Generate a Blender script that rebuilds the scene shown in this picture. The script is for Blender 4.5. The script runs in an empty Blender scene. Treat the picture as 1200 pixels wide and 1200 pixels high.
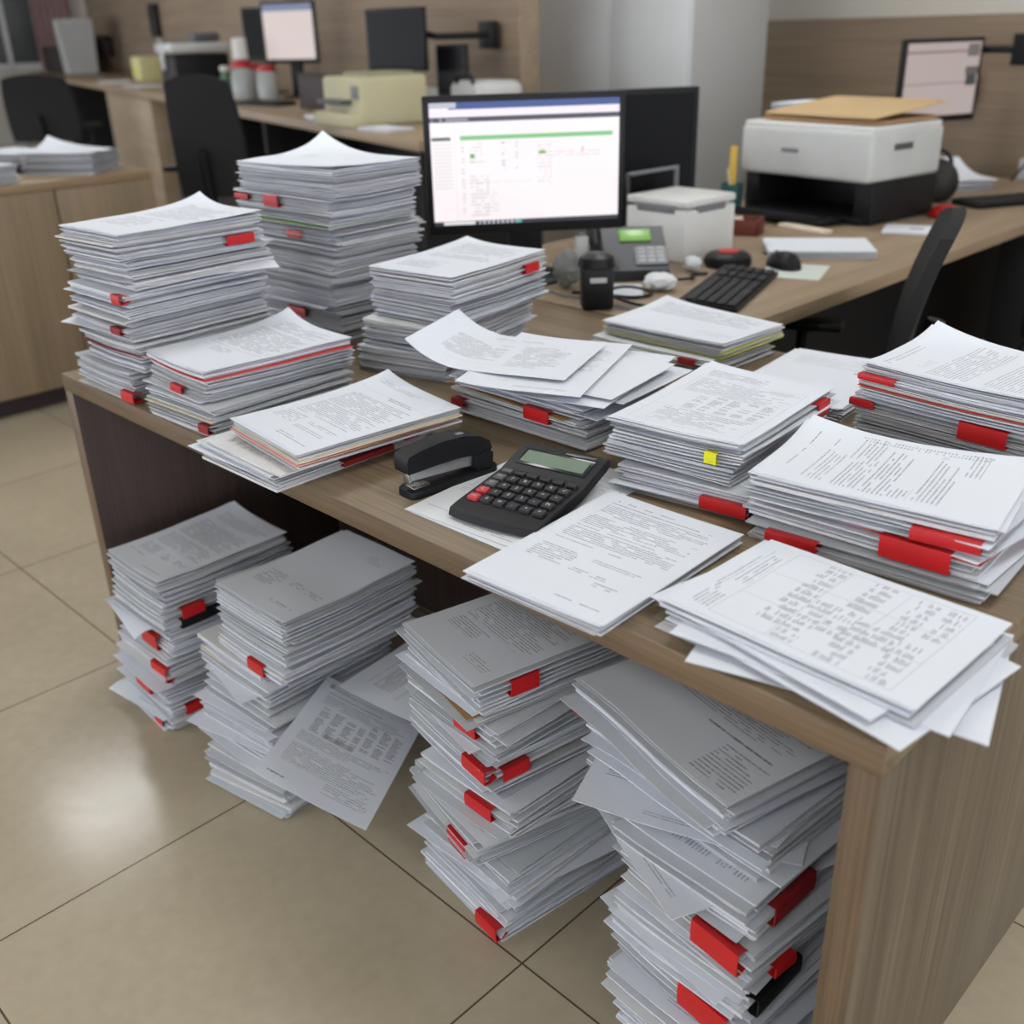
import bpy, bmesh, math, random
import numpy as np
from mathutils import Vector, Matrix
PI = math.pi
C = bpy.context.scene.collection
SC = bpy.context.scene

# ------------------------------------------------------------------ node helpers
def lin(c):
    c = c / 255.0
    return c / 12.92 if c <= .04045 else ((c + .055) / 1.055) ** 2.4
def rgb(r, g, b): return (lin(r), lin(g), lin(b), 1.0)

class NT:
    def __init__(s, name):
        s.m = bpy.data.materials.new(name); s.m.use_nodes = True
        s.t = s.m.node_tree; s.n = s.t.nodes; s.l = s.t.links
        s.b = s.n['Principled BSDF']
    def new(s, kind, **kw):
        x = s.n.new(kind)
        for k, v in kw.items(): setattr(x, k, v)
        return x
    def put(s, inp, v):
        if isinstance(v, X): s.l.new(v.s, inp)
        elif hasattr(v, 'is_output'): s.l.new(v, inp)
        else: inp.default_value = v
    def math(s, op, a, b=None, c=None):
        x = s.new('ShaderNodeMath', operation=op)
        s.put(x.inputs[0], a)
        if b is not None: s.put(x.inputs[1], b)
        if c is not None: s.put(x.inputs[2], c)
        return X(s, x.outputs[0])
    def mix(s, f, a, b):
        x = s.new('ShaderNodeMix', data_type='RGBA')
        s.put(x.inputs[0], f); s.put(x.inputs[6], a); s.put(x.inputs[7], b)
        return x.outputs[2]
    def wn(s, a, b):
        v = s.new('ShaderNodeCombineXYZ'); s.put(v.inputs[0], a); s.put(v.inputs[1], b)
        w = s.new('ShaderNodeTexWhiteNoise', noise_dimensions='2D'); s.l.new(v.outputs[0], w.inputs['Vector'])
        return X(s, w.outputs['Value'])
    def noise(s, vec, scale, detail=3, rough=.5):
        w = s.new('ShaderNodeTexNoise'); s.put(w.inputs['Scale'], scale); s.put(w.inputs['Detail'], detail); s.put(w.inputs['Roughness'], rough)
        if vec is not None: s.l.new(vec, w.inputs['Vector'])
        return X(s, w.outputs[0])
    def mapping(s, vec, scale=(1, 1, 1), rot=(0, 0, 0), loc=(0, 0, 0)):
        w = s.new('ShaderNodeMapping'); s.l.new(vec, w.inputs[0])
        w.inputs['Scale'].default_value = scale; w.inputs['Rotation'].default_value = rot; w.inputs['Location'].default_value = loc
        return w.outputs[0]
    def coord(s, which): return s.new('ShaderNodeTexCoord').outputs[which]
    def setp(s, **kw):
        for k, v in kw.items():
            s.put(s.b.inputs[k.replace('_', ' ')], v)
        return s.m
class X:
    def __init__(s, nt, sock): s.nt, s.s = nt, sock
    def __add__(a, b): return a.nt.math('ADD', a, b)
    def __radd__(a, b): return a.nt.math('ADD', a, b)
    def __sub__(a, b): return a.nt.math('SUBTRACT', a, b)
    def __rsub__(a, b): return a.nt.math('SUBTRACT', b, a)
    def __mul__(a, b): return a.nt.math('MULTIPLY', a, b)
    def __rmul__(a, b): return a.nt.math('MULTIPLY', a, b)
    def __truediv__(a, b): return a.nt.math('DIVIDE', a, b)
    def __gt__(a, b): return a.nt.math('GREATER_THAN', a, b)
    def __lt__(a, b): return a.nt.math('LESS_THAN', a, b)
    def floor(a): return a.nt.math('FLOOR', a)
    def frac(a): return a.nt.math('FRACT', a)
    def max(a, b): return a.nt.math('MAXIMUM', a, b)
    def pow(a, b): return a.nt.math('POWER', a, b)

def simple(name, col, rough=.5, metal=0., spec=.5, bump=0., bscale=200., emit=None, estr=0., var=.06, vscale=6.):
    t = NT(name)
    oc = t.coord('Object')
    n = t.noise(oc, vscale, 4)
    dark = tuple(x * (1 - var * 2) for x in col[:3]) + (1,)
    lite = tuple(min(1, x * (1 + var * 2)) for x in col[:3]) + (1,)
    t.setp(Base_Color=t.mix(n, dark, lite), Roughness=rough, Metallic=metal, Specular_IOR_Level=spec)
    if bump:
        b = t.new('ShaderNodeBump'); b.inputs['Strength'].default_value = bump; b.inputs['Distance'].default_value = .001
        t.put(b.inputs['Height'], t.noise(oc, bscale, 2)); t.l.new(b.outputs[0], t.b.inputs['Normal'])
    if emit:
        t.b.inputs['Emission Color'].default_value = emit; t.b.inputs['Emission Strength'].default_value = estr
    return t.m

def wood(name, c1, c2, axis='x', rough=.45, scale=1., spec=.4, streak=1.):
    """oak laminate: grain stretched along one object axis"""
    t = NT(name)
    oc = t.coord('Object')
    st = {'x': (1.2, 26, 26), 'y': (26, 1.2, 26), 'z': (26, 26, 1.2)}[axis]
    st2 = {'x': (.5, 5, 5), 'y': (5, .5, 5), 'z': (5, 5, .5)}[axis]
    st3 = {'x': (3, 190, 190), 'y': (190, 3, 190), 'z': (190, 190, 3)}[axis]
    a = t.noise(t.mapping(oc, tuple(x * scale for x in st)), 1.0, 5, .6)
    b = t.noise(t.mapping(oc, tuple(x * scale for x in st2)), 1.0, 3, .5)
    c = t.noise(t.mapping(oc, tuple(x * scale for x in st3)), 1.0, 3, .6)
    f = (a * .42 + b * .33 + c * .42 * streak)
    f = t.math('MULTIPLY_ADD', f, 3.4, -1.42)
    f = t.math('MINIMUM', t.math('MAXIMUM', f, 0.), 1.)
    bp = t.new('ShaderNodeBump'); bp.inputs['Strength'].default_value = .25; bp.inputs['Distance'].default_value = .0006
    t.put(bp.inputs['Height'], c); t.l.new(bp.outputs[0], t.b.inputs['Normal'])
    return t.setp(Base_Color=t.mix(f, c1, c2), Roughness=rough, Specular_IOR_Level=spec)

# ------------------------------------------------------------------ paper materials
PAPER = (.79, .83, .90, 1)
INK = (.035, .036, .045, 1)
def paper_edge():
    t = NT('paper_edges')
    oc = t.coord('Object')
    s1 = t.noise(t.mapping(oc, (3, 3, 1500)), 1., 2, .6)
    s2 = t.noise(t.mapping(oc, (14, 14, 420)), 1., 2, .6)
    f = t.math('MULTIPLY_ADD', s1 * .6 + s2 * .4, 2.6, -.75)
    f = t.math('MINIMUM', t.math('MAXIMUM', f, 0.), 1.)
    at = t.new('ShaderNodeAttribute', attribute_name='tint')
    col = t.mix(f, (.28, .285, .345, 1), (.88, .89, .95, 1))  # dark bluish tone puts the shade on pile sides into the colour
    mm = t.new('ShaderNodeMix', data_type='RGBA', blend_type='MULTIPLY'); mm.inputs[0].default_value = 1
    t.l.new(col, mm.inputs[6]); t.l.new(at.outputs['Color'], mm.inputs[7])
    return t.setp(Base_Color=mm.outputs[2], Roughness=.8, Specular_IOR_Level=.15)

def page(name, W, H, blocks, turn=0, tint=PAPER, seed=0, attr=False):
    """a printed page: uv is in metres on the sheet; blocks in mm from the page's own top left corner.
    turn 0: text upright along +y; 90: read along +y (page top towards -x); 180; 270"""
    t = NT(name)
    uv = t.new('ShaderNodeUVMap', uv_map='uv').outputs[0]
    sp = t.new('ShaderNodeSeparateXYZ'); t.l.new(uv, sp.inputs[0])
    u, v = X(t, sp.outputs[0]) * 1000., X(t, sp.outputs[1]) * 1000.
    W, H = W * 1000, H * 1000
    if turn == 0: px, py = u, H - v
    elif turn == 90: px, py = v + 0., u + 0.
    elif turn == 180: px, py = W - u, v + 0.
    else: px, py = H - v, W - u
    ink = None
    for i, b in enumerate(blocks):
        k = b[0]; x0, x1, y0, y1 = b[1:5]; sd = seed * 17.3 + i * 7.7
        inside = (px > x0) * (px < x1) * (py > y0) * (py < y1)
        if k == 't':      # running text: pitch, ink strength, raggedness, word width
            pitch, st, rag, ww = b[5:9]; pitch *= 1.15
            L = (py - y0) / pitch; row = L.floor(); f = L - row
            end = t.wn(row + sd, 3.1).pow(2.5) * (-(x1 - x0) * rag) + x1
            ww = ww * 1.5; pitch_ = pitch
            word = t.wn(((px + row * 7.31) / ww).floor() + sd, row) > .13
            ch = t.wn((px / (pitch * .34)).floor() + sd, row + 50.) 
            stroke = (f > .26) * (f < .62)
            ch = t.math('MULTIPLY_ADD', ch, .7, .45)
            gap = (px / (pitch * .34)).frac() < .72
            a = inside * (px < end) * word * stroke * ch * gap * st
        elif k == 'g':    # table rules: nx, ny, line width
            nx, ny, lw, st = b[5:9]
            fx = ((px - x0) / ((x1 - x0) / nx)).frac(); fy = ((py - y0) / ((y1 - y0) / ny)).frac()
            lx = lw / ((x1 - x0) / nx); ly = lw / ((y1 - y0) / ny)
            e = (fx < lx).max(fy < ly).max(px > x1 - lw).max(py > y1 - lw)
            a = inside * e * st
        elif k == 'n':    # columns of figures: column pitch, row pitch, strength
            cp, pitch, st, dens = b[5:9]
            L = (py - y0) / pitch; row = L.floor(); f = L - row
            cx = (px - x0) / cp; col = cx.floor(); fx = cx - col
            w = t.wn(col + sd, row + sd) * .35 + .45
            on = t.wn(col * 3. + sd, row * 5. + 2.) < dens
            ch = t.math('MULTIPLY_ADD', t.wn((px / (pitch * .36)).floor(), row + 9.), .6, .5)
            gap = (px / (pitch * .36)).frac() < .68
            a = inside * (f > .15) * (f < .72) * (fx < w) * on * ch * gap * st
        elif k == 's':    # solid mark
            a = inside * b[5]
        elif k == 'o':    # round emblem
            cx, cy, r = (x0 + x1) / 2, (y0 + y1) / 2, (x1 - x0) / 2
            d = t.math('SQRT', (px - cx) * (px - cx) + (py - cy) * (py - cy))
            n = t.noise(uv, 420., 1) > .5
            a = (d < r) * n * b[5]
        ink = a if ink is None else ink.max(a)
    nz = t.noise(uv, 9., 3)
    base = t.mix(nz, tuple(x * .96 for x in tint[:3]) + (1,), tint)
    if attr:
        at = t.new('ShaderNodeAttribute', attribute_name='tint')
        mm = t.new('ShaderNodeMix', data_type='RGBA', blend_type='MULTIPLY'); mm.inputs[0].default_value = 1
        t.l.new(base, mm.inputs[6]); t.l.new(at.outputs['Color'], mm.inputs[7]); base = mm.outputs[2]
    col = t.mix(ink, base, INK) if ink is not None else base
    return t.setp(Base_Color=col, Roughness=.75, Specular_IOR_Level=.2)

# ------------------------------------------------------------------ mesh helpers
def obj(name, bm, mats, parent=None, smooth=True, loc=None, angle=40):
    me = bpy.data.meshes.new(name)
    if isinstance(bm, bmesh.types.BMesh):
        bmesh.ops.recalc_face_normals(bm, faces=bm.faces[:])
        bm.to_mesh(me); bm.free()
    else: me = bm
    for m in (mats if isinstance(mats, (list, tuple)) else [mats]): me.materials.append(m)
    if smooth:
        me.polygons.foreach_set('use_smooth', [True] * len(me.polygons))
        me.set_sharp_from_angle(angle=math.radians(angle))
    o = bpy.data.objects.new(name, me); C.objects.link(o)
    if parent is not None: o.parent = parent
    if loc is not None: o.location = loc
    return o
def thing(name, label, cat, loc=(0, 0, 0), rz=0., group=None):
    o = bpy.data.objects.new(name, None); C.objects.link(o)
    o.empty_display_size = .05; o.location = loc; o.rotation_euler = (0, 0, rz)
    return tag(o, label, cat, group)
def tag(o, label, cat, group=None):
    o['label'] = label; o['category'] = cat
    if group: o['group'] = group
    return o
def struct(o, label=None):
    o['kind'] = 'structure'
    if label: o['label'] = label
    return o
def box(bm, c, s, bev=0., rot=None, seg=2, mat=0):
    M = Matrix.Translation(c)
    if rot is not None: M = M @ (rot if isinstance(rot, Matrix) else Matrix.Rotation(rot, 4, 'Z'))
    r = bmesh.ops.create_cube(bm, size=1., matrix=M @ Matrix.Diagonal((*s, 1)))
    vs = r['verts']
    fs = list({f for v in vs for f in v.link_faces})
    if bev:
        es = list({e for v in vs for e in v.link_edges})
        q = bmesh.ops.bevel(bm, geom=es, offset=bev, segments=seg, affect='EDGES', profile=.5)
        fs = list({f for f in q['faces']} | {f for f in fs if f.is_valid})
        isl = set(v for f in fs for v in f.verts)
        fs = list({f for v in isl for f in v.link_faces})
    for f in fs: f.material_index = mat
    return fs
def cyl(bm, a, b, r, r2=None, seg=20, mat=0, cap=True):
    a, b = Vector(a), Vector(b); d = b - a
    M = Matrix.Translation((a + b) / 2) @ d.to_track_quat('Z', 'Y').to_matrix().to_4x4()
    q = bmesh.ops.create_cone(bm, cap_ends=cap, segments=seg, radius1=r, radius2=r if r2 is None else r2, depth=d.length, matrix=M)
    for f in {f for v in q['verts'] for f in v.link_faces}: f.material_index = mat
def tube(bm, pts, r, seg=8, mat=0):
    pts = [Vector(p) for p in pts]; rings = []
    up = Vector((0, 0, 1))
    for i, p in enumerate(pts):
        d = (pts[min(i + 1, len(pts) - 1)] - pts[max(i - 1, 0)]).normalized()
        x = d.cross(up)
        if x.length < 1e-3: x = d.cross(Vector((0, 1, 0)))
        x.normalize(); y = x.cross(d).normalized()
        rr = r[i] if isinstance(r, (list, tuple)) else r
        rings.append([bm.verts.new(p + x * rr * math.cos(k * 2 * PI / seg) + y * rr * math.sin(k * 2 * PI / seg)) for k in range(seg)])
    for a, b in zip(rings, rings[1:]):
        for k in range(seg):
            bm.faces.new((a[k], a[(k + 1) % seg], b[(k + 1) % seg], b[k])).material_index = mat
    bm.faces.new(rings[0][::-1]).material_index = mat; bm.faces.new(rings[-1]).material_index = mat
def prism(bm, prof, x0, x1, M=None, mat=0, bev=0.):
    """profile of (y,z) points pushed along x"""
    M = M or Matrix()
    a = [bm.verts.new(M @ Vector((x0, y, z))) for y, z in prof]
    b = [bm.verts.new(M @ Vector((x1, y, z))) for y, z in prof]
    n = len(prof); fs = []
    for i in range(n): fs.append(bm.faces.new((a[i], a[(i + 1) % n], b[(i + 1) % n], b[i])))
    fs.append(bm.faces.new(a[::-1])); fs.append(bm.faces.new(b))
    for f in fs: f.material_index = mat
    if bev:
        es = list({e for f in fs for e in f.edges if e.calc_face_angle(0) > .5})
        bmesh.ops.bevel(bm, geom=es, offset=bev, segments=2, affect='EDGES', profile=.5)
def lathe(bm, prof, c=(0, 0, 0), seg=28, mat=0):
    rings = []
    for r, z in prof:
        rings.append([bm.verts.new((c[0] + r * math.cos(k * 2 * PI / seg), c[1] + r * math.sin(k * 2 * PI / seg), c[2] + z)) for k in range(seg)])
    for a, b in zip(rings, rings[1:]):
        for k in range(seg): bm.faces.new((a[k], a[(k + 1) % seg], b[(k + 1) % seg], b[k])).material_index = mat
    for ring in (rings[0][::-1], rings[-1]):
        try: bm.faces.new(ring).material_index = mat
        except ValueError: pass
def BM(): return bmesh.new()
def rrect(w, h, r, n=5):
    out = []
    for cx, cy, a0 in ((w/2-r, h/2-r, 0), (-w/2+r, h/2-r, 90), (-w/2+r, -h/2+r, 180), (w/2-r, -h/2+r, 270)):
        for k in range(n + 1):
            a = math.radians(a0 + 90 * k / n); out.append((cx + r * math.cos(a), cy + r * math.sin(a)))
    return out
def plate(bm, outline, z0, z1, bev=0., mat=0):
    a = [bm.verts.new((x, y, z0)) for x, y in outline]; b = [bm.verts.new((x, y, z1)) for x, y in outline]
    n = len(outline); fs = [bm.faces.new(a[::-1]), bm.faces.new(b)]
    for i in range(n): fs.append(bm.faces.new((a[i], a[(i + 1) % n], b[(i + 1) % n], b[i])))
    for f in fs: f.material_index = mat
    if bev:
        bmesh.ops.bevel(bm, geom=list(fs[1].edges), offset=bev, segments=2, affect='EDGES', profile=.5)

# ------------------------------------------------------------------ materials
M_floor = None
def floor_mat():
    t = NT('floor_tiles')
    oc = t.coord('Object')
    sp = t.new('ShaderNodeSeparateXYZ'); t.l.new(oc, sp.inputs[0])
    x, y = X(t, sp.outputs[0]), X(t, sp.outputs[1])
    fx = ((x + .0145) / .6445); fy = ((y - .0236) / .6)
    gx = t.math('ABSOLUTE', fx.frac() - .5) > .5 - .0017 / .6445
    gy = t.math('ABSOLUTE', fy.frac() - .5) > .5 - .0017 / .6
    g = gx.max(gy)
    tilev = t.wn(fx.floor(), fy.floor())
    n1 = t.noise(oc, 2.2, 5, .6); n2 = t.noise(oc, 34., 4, .6)
    f = t.math('MULTIPLY_ADD', n1 * .6 + n2 * .35 + tilev * .12, 1.6, -.45)
    f = t.math('MINIMUM', t.math('MAXIMUM', f, 0.), 1.)
    col = t.mix(f, rgb(166, 154, 132), rgb(193, 181, 158))
    col = t.mix(g, col, rgb(92, 80, 62))
    b = t.new('ShaderNodeBump'); b.inputs['Strength'].default_value = .35; b.inputs['Distance'].default_value = .001
    t.put(b.inputs['Height'], (n2 * .08) - g)
    t.l.new(b.outputs[0], t.b.inputs['Normal'])
    rr = t.math('MULTIPLY_ADD', n2, .10, .12)
    return t.setp(Base_Color=col, Roughness=rr, Specular_IOR_Level=.34)
M_floor = floor_mat()
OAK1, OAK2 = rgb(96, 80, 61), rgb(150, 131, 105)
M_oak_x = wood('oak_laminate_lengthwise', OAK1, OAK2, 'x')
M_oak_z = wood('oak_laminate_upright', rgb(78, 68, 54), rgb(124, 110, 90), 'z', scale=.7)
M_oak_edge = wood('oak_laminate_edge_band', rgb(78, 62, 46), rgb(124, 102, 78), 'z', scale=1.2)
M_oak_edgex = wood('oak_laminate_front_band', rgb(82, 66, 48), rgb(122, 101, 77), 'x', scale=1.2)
M_shaded_ply = wood('shaded_inner_laminate', rgb(58, 46, 43), rgb(84, 70, 64), 'z', rough=.55)  # shadow inside the desk put into the colour of its inner faces
M_oak_y = wood('worktop_laminate', rgb(128, 110, 88), rgb(166, 146, 120), 'y')
M_cab = wood('cabinet_laminate', rgb(112, 96, 77), rgb(146, 127, 102), 'z', scale=.5)
M_cabtop = wood('cabinet_top_laminate', rgb(134, 112, 86), rgb(160, 138, 110), 'y')
M_wallwood = wood('wall_cladding_grain', rgb(122, 105, 88), rgb(162, 142, 120), 'x', rough=.6, scale=.45)
M_counter = wood('counter_laminate', rgb(140, 120, 98), rgb(168, 148, 122), 'x', scale=.6)
M_black = simple('black_plastic', rgb(22, 22, 24), .45, spec=.3, bump=.15, bscale=900)
M_black2 = simple('satin_black_plastic', rgb(21, 21, 24), .42, spec=.28)
M_void = simple('underside_shade_panel', rgb(17, 16, 17), .7)  # near-black colour stands in for the shade under worktop and counter
M_darkbrown = simple('dark_brown_panel', rgb(56, 44, 46), .6)
M_mesh = simple('black_chair_fabric', rgb(25, 25, 27), .85, bump=.5, bscale=700)
M_red = simple('red_plastic', rgb(190, 24, 28), .38, var=.1, vscale=30)
M_redcard = simple('red_card', rgb(206, 62, 52), .7)
M_darkred = simple('dark_red_card', rgb(140, 26, 30), .6)
M_pink = simple('pink_card', rgb(240, 170, 150), .75)
M_yellow = simple('yellow_tab', rgb(226, 222, 30), .6)
M_ygreen = simple('yellow_green_card', rgb(205, 204, 96), .7)
M_green = simple('green_card', rgb(130, 180, 90), .7)
M_kraft = simple('kraft_paper', rgb(204, 174, 130), .8, var=.04)
M_kraft2 = simple('brown_card', rgb(170, 132, 90), .8)
M_cream = simple('cream_card', rgb(226, 214, 192), .8)
M_metal = simple('bright_steel', rgb(190, 190, 192), .25, metal=1.)
M_grey = simple('grey_plastic', rgb(120, 122, 124), .5)
M_lgrey = simple('light_grey_plastic', rgb(196, 198, 196), .5)
M_white = simple('white_plastic', rgb(222, 223, 220), .45)
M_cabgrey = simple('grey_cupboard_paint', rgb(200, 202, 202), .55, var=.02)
M_cabside = simple('grey_cupboard_side_shade', rgb(168, 167, 164), .55, var=.02)  # darker copy of the cupboard grey, with the side's shade in the colour
M_beige = simple('aged_beige_plastic', rgb(188, 182, 148), .55)
M_wall = simple('cream_wall_paint', rgb(205, 200, 188), .85, var=.015)
M_ceil = simple('white_ceiling_paint', rgb(225, 225, 222), .9, var=.02)
M_lcd = simple('pale_green_liquid_crystal', rgb(122, 140, 122), .15)
M_lcdgreen = simple('lit_green_display', rgb(120, 165, 90), .3, emit=rgb(130, 180, 90), estr=.35)
M_keydark = simple('charcoal_rubber_key', rgb(44, 44, 47), .5, spec=.3)
M_keygrey = simple('grey_rubber_key', rgb(84, 84, 86), .5)
M_keyred = simple('red_rubber_key', rgb(190, 58, 60), .5)
M_legend = simple('pale_key_print', rgb(190, 190, 190), .6)
M_clearpl = simple('frosted_clear_plastic', rgb(168, 172, 170), .25)
M_teal = simple('teal_plastic', rgb(38, 84, 82), .5)
M_brown = simple('dark_red_brown_plastic', rgb(110, 52, 38), .5)
M_paper = page('blank_paper', .21, .297, [], attr=True)
M_edge = paper_edge()
M_lamp = simple('lit_diffuser', rgb(255, 255, 255), .5, emit=(.97, .985, 1., 1), estr=13.0)

# generic printed pages for inner sheets
def letter_blocks(h=297): return [
    ('t', 22, 150, 22, 34, 5.5, .9, .5, 9), ('t', 20, 190, 44, 120, 4.6, .8, .25, 8),
    ('t', 20, 190, 128, 180, 4.6, .75, .4, 8), ('t', 24, 90, 196, 232, 4.4, .75, .3, 7), ('t', 110, 170, 200, 216, 4.6, .8, .5, 7), ('t', 90, 180, 272, 280, 4.2, .7, .3, 6)]
M_pageA = page('printed_letter', .21, .297, letter_blocks(), attr=True, seed=1)
M_pageB = page('printed_form', .21, .297, [('t', 16, 120, 14, 30, 5, .9, .4, 10), ('g', 14, 196, 40, 150, 4, 9, .5, .55), ('n', 18, 194, 44, 148, 24, 6.1, .8, .6), ('t', 18, 190, 165, 250, 4.3, .75, .4, 8)], attr=True, seed=2)
M_pageC = page('printed_letter_sideways', .21, .297, [('t', 22, 200, 22, 34, 5.5, .9, .5, 9), ('t', 22, 270, 46, 120, 4.6, .8, .3, 8), ('t', 22, 260, 132, 180, 4.6, .75, .5, 8)], turn=90, attr=True, seed=3)

# ------------------------------------------------------------------ setting
def floor_obj():
    bm = BM(); box(bm, (-4, 2, -.05), (26, 22, .1)); o = obj('floor', bm, M_floor, smooth=False)
    return struct(o)
floor_obj()
DH, DL, DD, T = .70, 1.79, 1.06, .035       # main desk height, length, depth, board

# back counter frame: s along the wall, t towards it
BO, BX, BY = Vector((-1.0, 1.84, 0)), Vector((.96, -.28, 0)), Vector((.28, .96, 0))
BA = math.atan2(-.28, .96)
def B(s, t, z=0.): 
    v = BO + BX * s + BY * t; return Vector((v.x, v.y, z))

def wall(name, s0, s1, t, z0, z1, th, mat, parent=None):
    bm = BM(); box(bm, ((s0 + s1) / 2, th / 2, (z0 + z1) / 2), (s1 - s0, th, z1 - z0))
    o = obj(name, bm, mat, parent, smooth=False); o.location = B(0, t); o.rotation_euler = (0, 0, BA)
    return o
struct(wall('wall_back', -13.4, -.90, .95, 0, 2.75, .1, M_wallwood))
w = wall('wall_side', -1.4, 6.2, 2.66, 0, 2.75, .1, M_wall); struct(w)
w = wall('trim_1', -1.4, 6.2, 2.635, 0, 1.325, .022, M_wallwood); struct(w)
w = wall('trim_3', -3.4, -.95, .90, .95, 1.04, .045, M_cabgrey); struct(w)
w = wall('trim_2', .7, 6.2, 2.50, .66, .76, .13, M_cabgrey); struct(w)
# end wall with a window at the far end of the counter
bm = BM(); box(bm, (-13.55, -2.2, 1.375), (.1, 6.6, 2.75)); o = obj('wall_end', bm, M_wall, smooth=False); o.location = B(0, 0); o.rotation_euler = (0, 0, BA); struct(o)
bm = BM()
for (y, sy) in ((-.52, .06), (.0, .06), (.52, .06)): box(bm, (0, y, 1.6), (.08, sy, 1.2))
for z in (1.03, 2.17): box(bm, (0, 0, z), (.08, 1.1, .06))
o = obj('window_1', bm, M_white, smooth=False); o.location = B(-13.46, -.15); o.rotation_euler = (0, 0, BA); struct(o)
bm = BM(); box(bm, (-.01, 0, 1.6), (.02, 1.0, 1.1))
pn = obj('pane', bm, simple('dim_window_glass', rgb(70, 74, 74), .15), o, smooth=False)
bm = BM()
pr = [(-.5 + i * .02, .02 * math.sin(i * 1.5)) for i in range(26)]
a = [bm.verts.new((y, x, .98)) for x, y in pr]; b = [bm.verts.new((y, x, 2.5)) for x, y in pr]
for i in range(25): bm.faces.new((a[i], a[i + 1], b[i + 1], b[i]))
cu = obj('curtain', bm, simple('dusty_pink_curtain_cloth', rgb(168, 140, 138), .9)); cu.location = B(-13.3, .72); cu.rotation_euler = (0, 0, BA)
tag(cu, 'dusty pink curtain hanging at the window beyond the back counter', 'curtain')
# ceiling
CZ = 2.75
bm = BM(); box(bm, (-4, 2, CZ + .05), (26, 22, .1)); struct(obj('ceiling', bm, M_ceil, smooth=False))
def ceiling_light(x, y, rz, label):
    t = thing('ceiling_light', label, 'ceiling light', (x, y, CZ), rz, 'ceiling lights')
    bm = BM(); w, h = .6, .6
    for sx in (-1, 1): box(bm, (sx * (w / 2 + .015), 0, -.015), (.03, h + .06, .03), .003)
    for sy in (-1, 1): box(bm, (0, sy * (h / 2 + .015), -.015), (w, .03, .03), .003)
    obj('frame', bm, M_white, t)
    bm = BM(); box(bm, (0, 0, -.012), (w, h, .012)); obj('diffuser', bm, M_lamp, t, smooth=False)
LIGHTS = [(-2.95, .85), (-.4, .6), (2.2, .6), (-2.9, 3.6), (-.3, 2.5), (2.3, 3.3), (-5.6, 2.7), (-7.2, .4), (-8.5, 3.0), (-.5, -2.4), (2.2, -2.2), (-3.2, -2.4)]
for i, (x, y) in enumerate(LIGHTS):
    ceiling_light(x, y, 0, 'white ceiling light panel with a lit diffuser, set in the ceiling')

# ------------------------------------------------------------------ the main desk
desk = thing('desk', 'oak laminate desk with open front, loaded with paper piles on top and underneath', 'desk')
bm = BM(); box(bm, (DL / 2, DD / 2, DH - T / 2), (DL, DD, T), .0015)
for f in bm.faces:
    if abs(f.normal.y) > .8: f.material_index = 1
obj('desktop', bm, [M_oak_x, M_oak_edgex], desk)
for nm, xc, mi in (('side_panel', T / 2, M_shaded_ply), ('side_panel', DL - T / 2, M_oak_z)):
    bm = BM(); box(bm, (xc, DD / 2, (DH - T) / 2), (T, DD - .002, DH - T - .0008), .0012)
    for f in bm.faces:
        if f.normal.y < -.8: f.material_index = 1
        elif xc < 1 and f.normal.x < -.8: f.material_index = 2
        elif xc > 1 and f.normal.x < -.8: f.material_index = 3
    o = obj(nm, bm, [M_oak_z if xc > 1 else M_shaded_ply, M_oak_edge, M_oak_z, M_shaded_ply], desk)
bm = BM(); box(bm, (DL / 2, .62, (DH - T) / 2 + .01), (DL - 2 * T - .002, .018, DH - T - .03)); obj('back_panel', bm, M_shaded_ply, desk, smooth=False)

# ------------------------------------------------------------------ paper piles
rng = np.random.default_rng(7)
NB = 13
def basis(x, y):
    """shape functions over the sheet, x and y in -1..1 (may run past the edge)"""
    x = np.clip(x, -1.45, 1.45); y = np.clip(y, -1.45, 1.45)
    def cr(a, b): return np.clip((a * x + b * y - .75) / 1.25, 0, 2) ** 2
    return np.stack([x * x, y * y, x * y, cr(-1, -1), cr(1, -1), cr(1, 1), cr(-1, 1),
                     np.sin(4.1 * x + .6), np.sin(5.3 * y + 1.9), np.sin(3.1 * x + 4.7 * y), np.clip(-y - .4, 0, 2) ** 2, np.clip(x - .4, 0, 2) ** 2, np.sin(7.7 * y - 2 * x)], -1)
AMP = np.array([.5, .5, .3, .7, .7, .6, .6, .12, .12, .12, .5, .5, .08]) * .0022
def grid_basis(r):
    gx, gy = np.meshgrid(np.linspace(-r, r, 13), np.linspace(-r, r, 13))
    return basis(gx.ravel(), gy.ravel())
GB_SMALL, GB_WIDE = grid_basis(1.2), grid_basis(1.46)

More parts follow.
